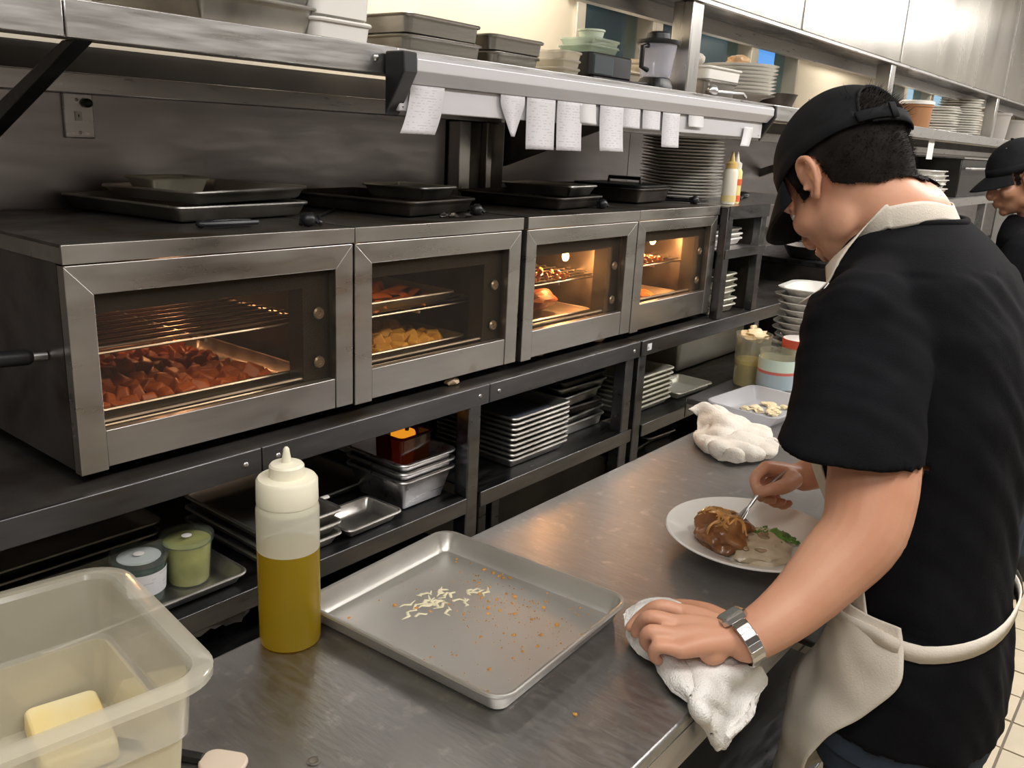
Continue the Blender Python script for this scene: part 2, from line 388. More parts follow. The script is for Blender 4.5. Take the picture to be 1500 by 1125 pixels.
# ================================================================== OVENS
GLS = clear('oven_glass', (.90, .84, .76), .02, .05, .04)
BULB = mat('oven_bulb', (1, .62, .25), .5, emit=14)
RACK = mat('oven_rack_wire', (.45, .42, .38), .35, 1)
YO = 1.13; YB = 1.585; ZB = 1.084; ZT = 1.393
def oven(x0, x1, wx0, wx1, wz0, wz1, label, glow, gcol, rack_z, bulb, socket=True):
    t = thing('countertop_oven', ((x0+x1)/2, (YO+YB)/2, 1.063), label, 'oven', 'countertop ovens along the wall')
    b = MB()
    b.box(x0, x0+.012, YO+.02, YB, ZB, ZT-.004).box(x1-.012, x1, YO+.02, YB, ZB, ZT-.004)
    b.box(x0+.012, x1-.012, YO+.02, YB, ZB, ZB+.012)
    b.build('body', GREASY_OR_DIM, t)
    i = MB().box(x0+.012, x0+.016, YO+.02, YB-.008, ZB+.012, ZT-.012).box(x1-.016, x1-.012, YO+.02, YB-.008, ZB+.012, ZT-.012)
    i.box(x0+.012, x1-.012, YB-.008, YB-.002, ZB+.012, ZT-.008).box(x0+.016, x1-.016, YO+.02, YB-.008, ZT-.014, ZT-.010).box(x0+.016, x1-.016, YO+.02, YB-.008, ZB+.012, ZB+.016)
    i.build('oven_cavity', GREASY_OR_DIM, t)
    cp = MB().box(x0-.0015, x1+.0015, YO-.003, YO+.002, ZT-.025, ZT)
    cp.box(x0-.0015, x0, YO, YB, ZT-.025, ZT-.004).box(x1, x1+.0015, YO, YB, ZT-.025, ZT-.004)
    cp = cp.build('top_cover', OVENST, t, bevel=.001)
    MB().box(x0, x1, YO+.0025, YB, ZT-.004, ZT).build('top_sheet', GREASY_OR_DIM, t)  # dark reflection on the top put into its colour, darker than the front strip
    for sx in (x0+.016, x1-.016):
        MB().ell((sx, YO-.004, ZT-.012), (.0045, .003, .0045), nu=10, nv=6).build('screw', STEEL, cp)
    zt = ZT-.027
    for nm, q in (('left_stile', [(x0, ZB), (wx0, ZB), (wx0, wz1), (x0, zt)]), ('right_stile', [(wx1, ZB), (x1, ZB), (x1, zt), (wx1, wz1)]), ('top_rail', [(wx0, wz1), (wx1, wz1), (x1, zt), (x0, zt)])):
        if nm == 'left_stile': q = [(x0, ZB-.004), (wx0+.001, ZB-.004), (wx0, wz1), (x0, zt)]
        MB().loft([[Vector((x, YO, z)) for x, z in q], [Vector((x, YO+.018, z)) for x, z in q]]).build(nm, OVENST, t, smooth=False, bevel=.0012)
    MB().box(wx0+.0015, wx1-.0015, YO+.001, YO+.018, ZB, wz0).build('bottom_panel', OVENST, t, bevel=.0012)
    # black inner surround seen through the glass
    MB().box(wx1-.052, wx1+.006, YO+.022, YO+.06, wz0-.01, wz1+.012).box(wx0-.01, wx1-.052, YO+.022, YO+.06, wz1-.030, wz1+.012).build('inner_surround', BLACKIN, t)
    for z in (wz0+.03, (wz0+wz1)/2+.02):
        MB().lathe([(.004, 0), (.009, .0), (.011, .003), (.009, .006), (.005, .006), (.004, .003)], 14).xf(Matrix.Translation((wx1-.022, YO+.021, z)) @ Matrix.Rotation(PI/2, 4, 'X')).build('hinge_ring', RACK, t)
    MB().box(wx0-.004, wx1+.004, YO+.010, YO+.0135, wz0-.004, wz1+.004).build('oven_window', GLS, t)
    MB().tube([(wx0, YO+.028, wz0+.004), (wx1-.05, YO+.028, wz0+.004)], .004, 8).build('door_rail', STEEL, t)
    r = MB(); zr = rack_z
    for k in range(12):
        y = YO+.075+k*(YB-YO-.11)/11
        r.tube([(x0+.018, y, zr), (x1-.02, y, zr)], .0022, 6)
    for x in (x0+.019, (x0+x1)/2, x1-.021): r.tube([(x, YO+.07, zr-.004), (x, YB-.02, zr-.004)], .0032, 6)
    r.build('wire_rack', RACK, t)
    r = MB()
    for k in range(10): r.tube([(x0+.018, YO+.075+k*.038, ZB+.034), (x1-.02, YO+.075+k*.038, ZB+.034)], .0022, 6)
    for x in (x0+.05, x1-.05): r.box(x-.003, x+.003, YO+.07, YO+.43, ZB+.016, ZB+.0318)
    r.build('lower_rack', RACK, t)
    for x in (x0+.05, x1-.05):
        for y in (YO+.06, YB-.05):
            MB().lathe([(.018, 0), (.020, .004), (.016, ZB-1.0645)], 12, (x, y, 1.0642)).build('foot', BLACK, t)
    bx, by, bz = bulb
    if socket:
        MB().ell((bx, by, bz), (.009, .009, .012)).build('bulb', BULB, t)
        MB().lathe([(.010, 0), (.012, .02), (.012, ZT-.016-bz-.010)], 12, (bx, by, bz+.010)).build('bulb_socket', BLACKIN, t)
    l = bpy.data.lights.new('oven_lamp', 'POINT'); l.energy = glow; l.color = gcol; l.shadow_soft_size = .012
    lo = bpy.data.objects.new('oven_lamp', l); COL.objects.link(lo); lo.location = (bx, by+.004, bz-.016)
    return t
AMB = (1, .52, .20)
O1 = oven(.502, .981, .539, .944, 1.137, 1.326, 'widest, leftmost countertop oven with saucy red potatoes behind its glass', .85, (1, .50, .25), 1.226, (.86, 1.50, 1.335))
O2 = oven(.986, 1.440, 1.025, 1.402, 1.140, 1.330, 'second oven from the left, dark inside, with golden potatoes on the low tray', .55, AMB, 1.214, (1.06, 1.20, 1.345))
O3 = oven(1.459, 1.906, 1.494, 1.862, 1.144, 1.333, 'third oven from the left, lit amber inside by a bulb over its wire rack', 4.6, AMB, 1.225, (1.79, 1.262, 1.272))
O4 = oven(1.911, 2.348, 1.949, 2.312, 1.152, 1.338, 'fourth oven, nearest the dish shelf, lit amber by a bright bulb', 4.6, AMB, 1.232, (2.215, 1.26, 1.288))
# black rod on the left side of the first oven
sh = MB().tube([(.50, 1.20, 1.236), (.472, 1.20, 1.238)], .007, 12).build('handle_ferrule', STEEL, O1)
MB().tube([(.474, 1.20, 1.238), (.36, 1.20, 1.246)], .011, 12, round_ends=True).build('side_handle', BLACK, O1)

# ================================================================== PLATE SHELF, TICKET RAIL, HOOD
YH = 1.11; ZS = 1.684
SHELFB = mat('browned_shelf_steel', (.30, .26, .22), .42, 1, .2, 4, .1, 50, (1, 6, 6), .1)
OS = thing('overshelf', (2.6, 1.36, 1.44), 'long stainless shelf above the ovens crowded with pans, tubs and plates', 'shelf')
MB().box(-.9, 6.6, YH+.004, 1.593, ZS-.010, ZS-.004).build('shelf_board', SHELFB, OS)
for a, b in ((-.9, .52), (.522, 1.058), (1.06, 2.6), (2.602, 4.4), (4.402, 5.95), (5.96, 6.6)):
    MB().box(a, b, YH, YH+.004, 1.640, ZS).build('front_lip', STEEL, OS, bevel=.0015)
MB().box(-.9, 6.6, YH+.004, YH+.03, 1.640, 1.643).build('lip_return', STEEL, OS)
for x in (.553, 3.72):
    q = [(YH+.02, 1.640), (YH+.055, 1.640), (1.614, 1.475), (1.614, 1.44)]
    MB().loft([[Vector((x-.012, y, z)) for y, z in q], [Vector((x+.012, y, z)) for y, z in q]]).build('brace', DARKST, OS, smooth=False, bevel=.002)
MB().ell((1.01, YH-.002, 1.664), (.006, .004, .006), nu=10, nv=6).build('rivet', STEEL, OS)
for x in (2.085, 3.70, 5.66):
    MB().box(x-.028, x+.028, YH+.006, YH+.062, ZS-.003, 1.8955).build('upright', STEEL_V, OS, bevel=.003)
q = [(1.16, 1.638), (1.565, 1.638), (1.565, 1.475), (1.20, 1.60)]
MB().loft([[Vector((1.895, y, z)) for y, z in q], [Vector((1.905, y, z)) for y, z in q]]).build('gusset', GREASY_OR_DIM, OS, smooth=False)
# uprights between the steel wall panels
WC = thing('wall_column', (1.82, 1.58, 1.395), 'dark steel channel column rising behind the second and third ovens', 'column')
for x0, x1, m_ in ((1.722, 1.765, STEEL_V), (1.765, 1.83, GREASY_OR_DIM), (1.83, 1.852, STEEL_V), (1.852, 1.925, GREASY_OR_DIM)):
    MB().box(x0, x1, 1.57 if m_ is STEEL_V else 1.59, 1.613, 1.395, 1.586).build('channel', m_, WC, bevel=.002)
# ticket rail on the shelf front
TR = thing('ticket_rail', (1.76, 1.08, 1.58), 'white order ticket rail with black end caps along the shelf front', 'ticket rail')
q = [(1.104, 1.672), (1.072, 1.672), (1.066, 1.666), (1.066, 1.648), (1.084, 1.628), (1.104, 1.628)]
MB().loft([[Vector((x, y, z)) for y, z in q] for x in (1.062, 2.50)]).build('rail_nose', RAILM, TR, smooth=False, bevel=.001)
MB().box(1.048, 2.488, 1.092, 1.104, 1.584, 1.628).build('rail_back', RAILM, TR, bevel=.002)
for x in (1.056, 2.47): MB().ell((x, 1.0915, 1.592), (.002, .0012, .002), nu=8, nv=6).build('screw', ALUD, TR)
for x0, x1 in ((1.028, 1.060), (2.502, 2.516)):
    q = [(1.106, 1.676), (1.064, 1.676), (1.062, 1.645), (1.082, 1.612), (1.106, 1.575)]
    MB().loft([[Vector((x, y, z)) for y, z in q] for x in (x0, x1)]).build('end_cap', BLACK, TR, smooth=False, bevel=.003)
def ticket(p, w_, h, curl, lean, label, mt=PAPER, tip=False, z=1.629):
    n = 10; vs = []; fs = []; uvs = []
    for i in range(n+1):
        t = i/n
        for j in range(3):
            s = j/2-.5
            wd = w_*(1-(.86*max(0, (t-.25)/.75) if tip else 0))
            vs.append((s*wd+lean*t*t, -.004-curl*t*t, -h*t)); uvs.append((j/2, 1-t))
    for i in range(n):
        for j in range(2): fs.append((i*3+j, i*3+j+1, i*3+j+4, i*3+j+3))
    me = bpy.data.meshes.new('order_ticket'); me.from_pydata(vs, [], fs); ul = me.uv_layers.new(name='UVMap')
    for lp in me.loops: ul.data[lp.index].uv = uvs[lp.vertex_index]
    me.materials.append(mt); sm(me)
    o = bpy.data.objects.new('order_ticket', me); COL.objects.link(o); o.location = (p, 1.0905, z)
    s = o.modifiers.new('solid', 'SOLIDIFY'); s.thickness = .0004
    return tag(o, label, 'ticket', 'order tickets on the rail')
ticket(1.108, .082, .080, .004, -.026, 'long curling printed ticket at the left end of the white rail')
ticket(1.336, .072, .076, .004, .0, 'folded ticket ending in a point, second from the left on the rail', tip=True)
ticket(1.425, .092, .098, .004, -.002, 'wide printed ticket hanging flat just right of the pointed one')
ticket(1.522, .088, .098, .008, -.006, 'printed ticket overlapping the wide one, its foot swung left')
ticket(1.586, .060, .042, .002, .004, 'short blank slip between two long tickets on the rail', PLAINP)
ticket(1.680, .094, .096, .012, -.008, 'long printed ticket at the middle of the rail, foot curling forward')
ticket(1.762, .072, .044, .002, .0, 'short printed ticket right of the middle long one')
ticket(1.850, .080, .044, .002, .0, 'second short printed ticket, beside the last long one')
ticket(1.944, .084, .082, .006, -.004, 'last long printed ticket towards the right half of the rail')
ticket(2.07, .080, .030, .003, .0, 'taped white scrap stuck to the rail face on its right half', PLAINP)
ticket(2.385, .058, .052, .008, -.030, 'small narrow slip hanging askew at the right end of the rail', PLAINP, z=1.612)
# hood
HD = thing('exhaust_hood', (4.6, 1.18, 1.858), 'brushed steel hood of tall panels hanging over the plate shelf', 'hood')
xs = [1.30, 2.735, 3.745, 5.72, 7.2, 8.9]
HOODM = mat('hood_steel', (.44, .41, .36), .25, 1, .10, 1.4, 0, 30, (3, 3, .5), .035)
for a, b in zip(xs, xs[1:]):
    MB().box(a+.002, b-.002, YH, YH+.012, 1.905, 2.70).build('front_panel', HOODM, HD, bevel=.003)
    MB().box(a+.002, b-.002, YH+.014, 1.236, 1.900, 1.906).build('bottom_panel', DARKST, HD)
    MB().box(a-.006, a+.006, YH-.003, YH, 1.91, 2.70).build('seam_strip', STEEL_V, HD)
MB().box(1.30, 8.9, YH-.002, YH+.012, 1.896, 1.9045).build('bottom_edge', STEEL, HD)
MB().box(1.288, 1.30, YH, 1.25, 1.896, 2.70).build('end_panel', STEEL, HD)
MB().box(1.30, 8.9, 1.238, 1.252, 1.858, 2.70).build('back_panel', STEEL, HD, bevel=.002)
MB().box(1.30, 8.9, 1.225, 1.238, 1.858, 1.862).build('bottom_flange', STEEL, HD)
# wall outlet
OUT = thing('wall_outlet', (.758, YW-.008, 1.55), 'steel outlet plate with a black knob on the wall at upper left', 'outlet')
p0 = cy(89, 135, 1.612); p1 = cy(138, 203, 1.612)
MB().box(p0.x, p1.x, 1.606, 1.6138, p1.z, p0.z).build('cover_plate', STEEL, OUT, bevel=.002)
q = cy(128, 151, 1.6); MB().ell(q, (.009, .010, .008)).build('knob', BLACK, OUT)
q = cy(115, 170, 1.605); MB().box(q.x-.006, q.x+.006, 1.604, 1.606, q.z-.008, q.z+.008).build('socket', ALUD, OUT)
MB().box(q.x-.001, q.x+.001, 1.6035, 1.604, q.z-.002, q.z+.003).build('slot', BLACK, OUT)
for pp in ((112, 146), (118, 194)):
    q = cy(*pp, 1.606); MB().ell(q, (.003, .002, .003), nu=10, nv=6).build('screw', ALUD, OUT)
# ================================================================== FOOD IN THE OVENS
def blob(r, seed, sub=2, amp=.25, freq=18, squash=(1, 1, 1)):
    bm = bmesh.new(); bmesh.ops.create_icosphere(bm, subdivisions=sub, radius=1)
    mb = MB(); vs = []
    for v in bm.verts:
        d = v.co.normalized(); k = 1+amp*noise.noise(d*freq*.1+Vector((seed*3.7, seed*1.3, seed)))*2
        vs.append(Vector((d.x*r*squash[0]*k, d.y*r*squash[1]*k, d.z*r*squash[2]*k)))
    fs = [tuple(v.index for v in f.verts) for f in bm.faces]; bm.free()
    return mb.add(vs, fs)
def wedge(l, w_, h, seed):
    rnd = random.Random(seed); j = lambda: rnd.uniform(-.12, .12)
    q = [(-.5, -.5, 0), (.5, -.4, 0), (.45, .5, 0), (-.45, .4, 0), (-.3, -.2, 1), (.34, -.25, .8), (.28, .25, 1.), (-.3, .3, .75)]
    return MB().add([((x+j())*l, (y+j())*w_, (z+j()*.6)*h) for x, y, z in q], [(0, 3, 2, 1), (4, 5, 6, 7), (0, 1, 5, 4), (1, 2, 6, 5), (2, 3, 7, 6), (3, 0, 4, 7)])
GOLD = mat('roasted_potato_gold', (.80, .50, .10), .5, 0, 0, 30, .3, 60, col2=(.55, .26, .04))
RED = mat('red_sauced_potato', (.50, .13, .025), .38, 0, 0, 40, .4, 60, col2=(.30, .06, .012))
ORANGE = mat('orange_roast', (.62, .25, .06), .5, 0, 0, 30, .4, 60, col2=(.40, .12, .03))
MEATM = mat('dark_roast_meat', (.16, .06, .03), .45, 0, .4, 20, .4, 60)
def rest(o, bevel=.003):
    b = o.modifiers.new('bevel', 'BEVEL'); b.width = bevel; b.segments = 2
def spread(name, kinds, material, x0, x1, y0, y1, z, n, label, cat, group, heap=.010):
    ms = [k.mesh(name, material, True, 60) for k in kinds]
    k = int(math.ceil(math.sqrt(n*(x1-x0)/(y1-y0)))); rws = int(math.ceil(n/k)); c = 0
    for j in range(rws):
        for i in range(k):
            if c >= n: break
            o = bpy.data.objects.new(name, ms[c % len(ms)]); COL.objects.link(o); c += 1
            fx = (i+.5)/k; fy = (j+.5)/rws
            hz = heap*(math.sin(fx*PI)*math.sin(fy*PI))*random.uniform(.3, 1.3)
            o.location = (x0+(x1-x0)*fx+random.uniform(-.006, .006), y0+(y1-y0)*fy+random.uniform(-.006, .006), z+hz)
            o.rotation_euler = (random.uniform(-.4, .4), random.uniform(-.4, .4), random.uniform(0, 6.28)); s = random.uniform(.85, 1.2); o.scale = (s, s, s)
            rest(o); tag(o, label, cat, group)
WEDGES = [wedge(.040, .026, .020, s) for s in range(5)]
CUBES = [wedge(.034, .030, .024, s+20) for s in range(5)]
ZR = ZB+.0365
# first oven: sheet pan of red potatoes low down
single(pan(.398, .34, .026, .02, .008), 'baking_tray', ALU, (.738, 1.365, ZR), None, 'aluminium tray of red sauced potatoes in the first oven', 'tray', 'trays in the ovens')
spread('potato_piece', CUBES, RED, .565, .875, 1.215, 1.52, ZR+.003, 99, 'red sauced potato chunk on the tray in the first oven', 'potato', 'red potatoes in the first oven')
# second oven: two trays
single(pan(.30, .34, .022, .02, .008), 'baking_tray', ALUD, (1.182, 1.375, 1.2195), None, 'upper tray of orange roast in the second oven', 'tray', 'trays in the ovens')
spread('roast_strip', [wedge(.06, .03, .010, s+40) for s in range(4)], ORANGE, 1.045, 1.305, 1.225, 1.52, 1.2225, 36, 'flat orange roasted strip on the upper tray of the second oven', 'roast vegetable', 'orange roast in the second oven', .006)
single(pan(.33, .34, .026, .02, .008), 'baking_tray', ALU, (1.190, 1.365, ZR), None, 'lower tray of golden potatoes in the second oven', 'tray', 'trays in the ovens')
spread('potato_piece', WEDGES+CUBES[:2], GOLD, 1.045, 1.325, 1.215, 1.50, ZR+.006, 80, 'golden roasted potato chunk on the low tray of the second oven', 'potato', 'golden potatoes in the second oven', .020)
# third and fourth
single(pan(.33, .34, .026, .02, .008), 'baking_tray', ALU, (1.665, 1.365, ZR), None, 'tray of dark roast meat at the bottom of the third oven', 'tray', 'trays in the ovens')
for i, (x, y, s) in enumerate([(1.585, 1.34, .055), (1.70, 1.42, .05), (1.75, 1.31, .045)]):
    o = blob(s, i+3, 3, .16, 16, (1.2, 1, .55)).build('roast_joint', MEATM, loc=(x, y, ZR+.040)); 
    tag(o, ['large dark joint of meat at the left of the third oven tray', 'dark joint of meat at the back of the third oven tray', 'small dark joint of meat at the right of the third oven tray'][i], 'meat')
single(pan(.32, .34, .026, .02, .008), 'baking_tray', ALUD, (2.115, 1.365, ZR), None, 'tray of brown roast on the floor rack of the fourth oven', 'tray', 'trays in the ovens')
spread('roast_strip', [wedge(.07, .04, .014, s+50) for s in range(3)], ORANGE, 1.985, 2.245, 1.225, 1.52, ZR+.003, 24, 'brown roasted slice on the tray in the fourth oven', 'roast vegetable', 'slices in the fourth oven', .004)
for k, (xc, zz, lab) in enumerate([(1.665, 1.2275, 'third'), (2.11, 1.2345, 'fourth')]):
    spread('roasted_nut', [blob(.009, k*9+s, 1, .2) for s in range(2)], ORANGE, xc-.13, xc+.11, 1.21, 1.50, zz+.006, 70, f'browned crumb-coated bite on the upper rack of the {lab} oven', 'roast bite', f'bites on the rack of the {lab} oven', .0)

# ================================================================== ON TOP OF THE OVENS
R = math.radians
single(pan(.29, .325, .026, .02), 'sheet_pan', ALUD, (.868, 1.442, ZT+.003), (0, 0, R(7)), 'lower of the two stained sheet pans on the first oven', 'tray', 'pans on the ovens')
single(pan(.25, .28, .022, .02), 'sheet_pan', ALU, (.905, 1.440, ZT+.028), (R(-1.), R(-1.5), R(4)), 'upper sheet pan holding a small pale pan on the first oven', 'tray', 'pans on the ovens')
single(pan(.125, .085, .032, .012, .008, .005), 'foil_pan', PALEPAN, (.855, 1.480, ZT+.0305), (0, 0, R(4)), 'small pale scorched pan sitting in the upper sheet pan on the first oven', 'pan', 'pans on the ovens')
for i, (dx, dy) in enumerate([(0, 0), (.016, -.006), (-.012, .008), (.03, .004)]):
    tag(blob(.008, i+30, 2, .4, 30, (1.3, 1, .6)).build('burnt_scrap', BURNT, loc=(.875+dx, 1.40+dy, ZT+.036)), 'small black burnt scrap beside the small pale pan', 'food scrap', 'burnt scraps in the pan')
tg = thing('serving_tongs', (.80, 1.215, ZT), 'black tongs lying at the front edge of the first oven', 'tongs', rz=R(6))
for s in (-1, 1):
    MB().tube([(-.05, s*.004, .008), (0, s*.012, .008), (.05, s*.009, .007)], [.004, .005, .004], 8).build('tong_arm', BLACK, tg, world=False)
MB().ell((-.052, 0, .008), (.008, .008, .006)).build('tong_hinge', BLACK, tg, world=False)
def plugc(x, y, x2, y2, label):
    c = thing('power_cord', (x, y, ZT), label, 'cord')
    pts = [(x, y, ZT+.010), (x+.03, y+.005, ZT+.006), ((x+x2)/2, (y+y2)/2+.01, ZT+.0035), (x2, y2, ZT+.0035)]
    MB().tube(pts, .0032, 8).build('cable', BLACK, c)
    MB().ell((x, y, ZT+.012), (.013, .012, .012)).build('cord_coil', BLACK, c)
    MB().tube([(x-.012, y+.004, ZT+.004), (x-.002, y+.014, ZT+.016), (x+.012, y+.006, ZT+.020), (x+.016, y-.008, ZT+.006)], .0035, 8).build('cord_loop', BLACK, c)
plugc(.92, 1.17, 1.15, 1.38, 'black cord bunched at the right front of the first oven')
plugc(1.375, 1.20, 1.45, 1.50, 'black cord looped at the right front of the second oven')
plugc(1.845, 1.20, 1.89, 1.50, 'black cord behind the right front of the third oven')
plugc(2.31, 1.19, 2.325, 1.50, 'black cord curling at the right front of the fourth oven')
single(pan(.24, .33, .030, .02), 'sheet_pan', BURNT, (1.268, 1.372, ZT+.003), (0, 0, R(10)), 'blackened sheet pan on the second oven, under a small pan', 'tray', 'pans on the ovens')
single(pan(.13, .16, .026, .015), 'small_pan', ALUD, (1.295, 1.315, ZT+.030), (0, 0, R(10)), 'small dull pan set inside the blackened pan on the second oven', 'pan', 'pans on the ovens')
for i, (dx, dy) in enumerate([(0, 0), (.03, -.012), (-.02, .004)]):
    tag(blob(.009, i+60, 2, .4, 30, (1.4, .8, .5)).build('burnt_scrap', BURNT, loc=(1.285+dx, 1.185+dy, ZT+.005)), 'black burnt scrap lying at the front of the second oven', 'food scrap', 'burnt scraps on the second oven')
single(pan(.23, .30, .028, .02), 'sheet_pan', BURNT, (1.74, 1.345, ZT+.003), (0, 0, R(8)), 'blackened sheet pan on the third oven, under a second pan', 'tray', 'pans on the ovens')
single(pan(.15, .20, .026, .015), 'small_pan', ALUD, (1.77, 1.31, ZT+.030), (0, 0, R(8)), 'dull pan resting inside the blackened pan on the third oven', 'pan', 'pans on the ovens')
single(pan(.22, .28, .040, .02), 'sheet_pan', BURNT, (2.17, 1.38, ZT+.003), (0, 0, R(6)), 'deep blackened pan on the fourth oven', 'tray', 'pans on the ovens')
gp = thing('griddle_lid', (2.18, 1.36, ZT+.042), 'flat black lid with a bar handle on the pan on the fourth oven', 'lid', rz=R(6))
MB().loft([rr(.19, .22, .02, z) for z in (0, .008)]).build('lid_plate', BLACK, gp, world=False, bevel=.002)
MB().tube([(.02, -.05, .008), (.02, -.05, .022), (.02, .05, .022), (.02, .05, .008)], .005, 8).build('handle', BLACK, gp, world=False)

# ================================================================== SHELF UNDER THE OVENS
ZL = .828
single(pan(.335, .212, .024, .02), 'sheet_pan', ALUD, (.583, 1.220, ZL), None, 'sheet pan holding two lidded tubs, on the low shelf at left', 'tray', 'pans on the low shelf')
CLR = clear('clear_tub_plastic', (.96, .98, .97), .05, .12, .30, (.7, .74, .72))
LABELP = paper('label_paper', (.1, .1, .1), (.60, .60, .62), 7., 14., .52)
def deli(p, r0, r1, h, fill, fcol, label, lab=False, rz=0):
    t = thing('lidded_tub', p, label, 'container', 'lidded tubs in the pan', rz)
    MB().lathe([(r0-.004, 0), (r0, .003), (r1, h), (r1-.001, h), (r0-.0012, .005), (r0-.006, .002)], 36).build('cup', CLR, t, world=False)
    fm = mat('tub_filling', fcol, .55, 0, .12, 40, .2, 60)
    k = fill; MB().lathe([(.002, .003), (r0-.004, .003), (r0-.002, .006), (r0+(r1-r0)*k-.0017, h*k), (.002, h*k+.001)], 36).build('filling', fm, t, world=False)
    ld = MB().lathe([(r1+.0015, h-.008), (r1+.003, h-.006), (r1+.003, h+.002), (r1, h+.003), (r1-.003, h-.001), (.004, h-.001), (.004, h-.002), (r1-.0035, h-.002), (r1-.0005, h-.008)], 36).build('lid', CLR, t, world=False)
    MB().lathe([(.003, h-.001), (.008, h), (.002, h+.0006)], 16).build('lid_boss', WHITEP, ld, world=False)
    if lab:
        n = 14; vs = []; fs = []; uv = []
        for i in range(n+1):
            a = R(-150+150*i/n)
            for j, z in enumerate((h*.26, h*.74)):
                rr_ = r0+(r1-r0)*z/h+.0008; vs.append((rr_*math.cos(a), rr_*math.sin(a), z)); uv.append((i/n, j))
        for i in range(n): fs.append((i*2, i*2+2, i*2+3, i*2+1))
        me = bpy.data.meshes.new('label'); me.from_pydata(vs, [], fs); ul = me.uv_layers.new(name='UVMap')
        for lp in me.loops: ul.data[lp.index].uv = uv[lp.vertex_index]
        me.materials.append(LABELP); sm(me); o = bpy.data.objects.new('label', me); COL.objects.link(o); o.parent = t
        MB().lathe([(.002, h-.0042), (r1*.8, h-.0045), (r1*.55, h-.0030), (.002, h-.0025)], 24).build('lid_note', PLAINP, t, world=False)
    return t
c1 = cz(208, 876, ZL+.004); c2 = cz(283, 852, ZL+.004)
deli((c1.x, c1.y, ZL+.0025), .034, .040, .078, .80, (.04, .075, .062), 'lidded tub of dark green sauce with a handwritten white label', True, 0)
deli((c2.x, c2.y+.012, ZL+.0025), .033, .039, .080, .90, (.40, .38, .12), 'lidded tub of pale green sauce with a clear lid, beside the labelled one')
stack(pan(.335, .22, .024, .02), 'sheet_pan', ALUD, .565, 1.452, ZL, 2, .020, 'dark sheet pan', 'of two behind the lidded tubs', 'tray', 'pans on the low shelf', rj=.3)
# three pans with white spatulas between
pm = pan(.170, .255, .026, .015)
stack(pm, 'small_pan', ALU, .866, 1.243, ZL, 3, .0225, 'small steel pan', 'of three behind the oil bottle', 'pan', 'pans with spatulas behind the bottle', .002, .8)
for i, (z, dx, dy) in enumerate([(.0275, 0, 0), (.0275, .03, .03), (.050, .005, .0), (.050, .033, .02)]):
    t = thing('plastic_spatula', (.90+dx*.6, 1.20+dy, ZL+z-.004), ['white plastic spatula in the lowest small pan, nearest its front', 'white plastic spatula in the lowest small pan, further back', 'white plastic spatula in the middle small pan, nearest its front', 'white plastic spatula in the middle small pan, further back'][i], 'spatula', 'white spatulas in the pans', R(-38+10*i))
    MB().loft([rr(.060, .026, .008, q, -.02) for q in (0, .003)]).build('blade', WHITEP, t, world=False)
    MB().tube([(.01, 0, .003), (.07, 0, .006)], [.005, .006], 10, flat=.5).build('handle', WHITEP, t, world=False)
single(pan(.140, .105, .024, .015), 'small_pan', ALU, (1.024, 1.163, ZL), (0, 0, R(1)), 'single shallow small pan right of the spatula pans', 'pan', 'pans on the low shelf')
single(pan(.30, .26, .022, .02), 'sheet_pan', ALUD, (1.02, 1.40, ZL), (0, 0, R(3)), 'dark sheet pan at the back behind the small shallow pan', 'tray', 'pans on the low shelf')
# nested hotel pans with an amber pan on top
stack(pan(.160, .180, .070, .022, .017, .008, .0013), 'steam_pan', STEEL, 1.180, 1.212, ZL, 3, .0178, 'deep steel steam pan', 'of three nested under the amber pan', 'pan', 'nested steam pans', .0, .0)
AMBER = clear('amber_plastic', (.30, .10, .02), .5, .12, .3, (.06, .018, .006))
am = thing('amber_pan', (1.164, 1.190, ZL+.0395), 'amber plastic pan with orange contents given a painted glow, on the nested steel pans', 'pan', rz=R(2))
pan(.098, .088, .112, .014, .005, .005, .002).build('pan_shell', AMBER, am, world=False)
GLOW = mat('orange_painted_glow', (1, .36, .02), .4, 0, .2, 60, emit=.75)  # glow put into the contents' colour as emission; no lamp here
MB().lathe([(.002, .004), (.018, .004), (.025, .104), (.024, .108), (.002, .109)], 24).build('painted_glow_contents', GLOW, am, world=False)
sp = MB().tube([(.006, -.004, .107), (.008, -.004, .118), (.010, -.002, .124)], [.004, .0045, .005], 8).build('spoon_stub', BLACK, am, world=False)
# stack of eight sheet pans
sk = stack(pan(.222, .245, .026, .015, .010, .006), 'sheet_pan', ALU, 1.556, 1.250, ZL, 9, .0122, 'sheet pan', 'in the tall even stack under the third oven', 'tray', 'tall stack of sheet pans', .0009, .4)
BLUEG = mat('blue_grey_liner', (.10, .11, .14), .5, .2, .15, 6)
single(MB().loft([rr(.185, .205, .012, z) for z in (0, .0015)]), 'pan_liner', BLUEG, (1.556, 1.250, ZL+8*.0122+.0025), None, 'blue grey liner sheet in the top pan of the tall even stack', 'liner')
zz = ZL
for i, (h, mtl, dz, rz, dx, w_) in enumerate([(.034, ALU, .030, 0, 0, .215), (.024, ALUD, .0215, 3, .004, .20), (.026, BURNT, .0265, -4, -.006, .195), (.032, ALUD, .0295, 2, -.012, .19), (.024, ALUD, .018, -2, .004, .205), (.024, BURNT, .018, 1, .002, .205)]):
    single(pan(w_, .24, h, .02, .006), 'roasting_pan', mtl, (1.797+dx, 1.295, zz), (0, 0, R(rz)), f'{["bright lowest", "dull second-lowest", "burnt third-lowest", "dull third-from-top", "dull next-to-top", "burnt topmost"][i]} pan in the uneven dark stack by the post', 'pan', 'uneven stack of dark pans'); zz += dz
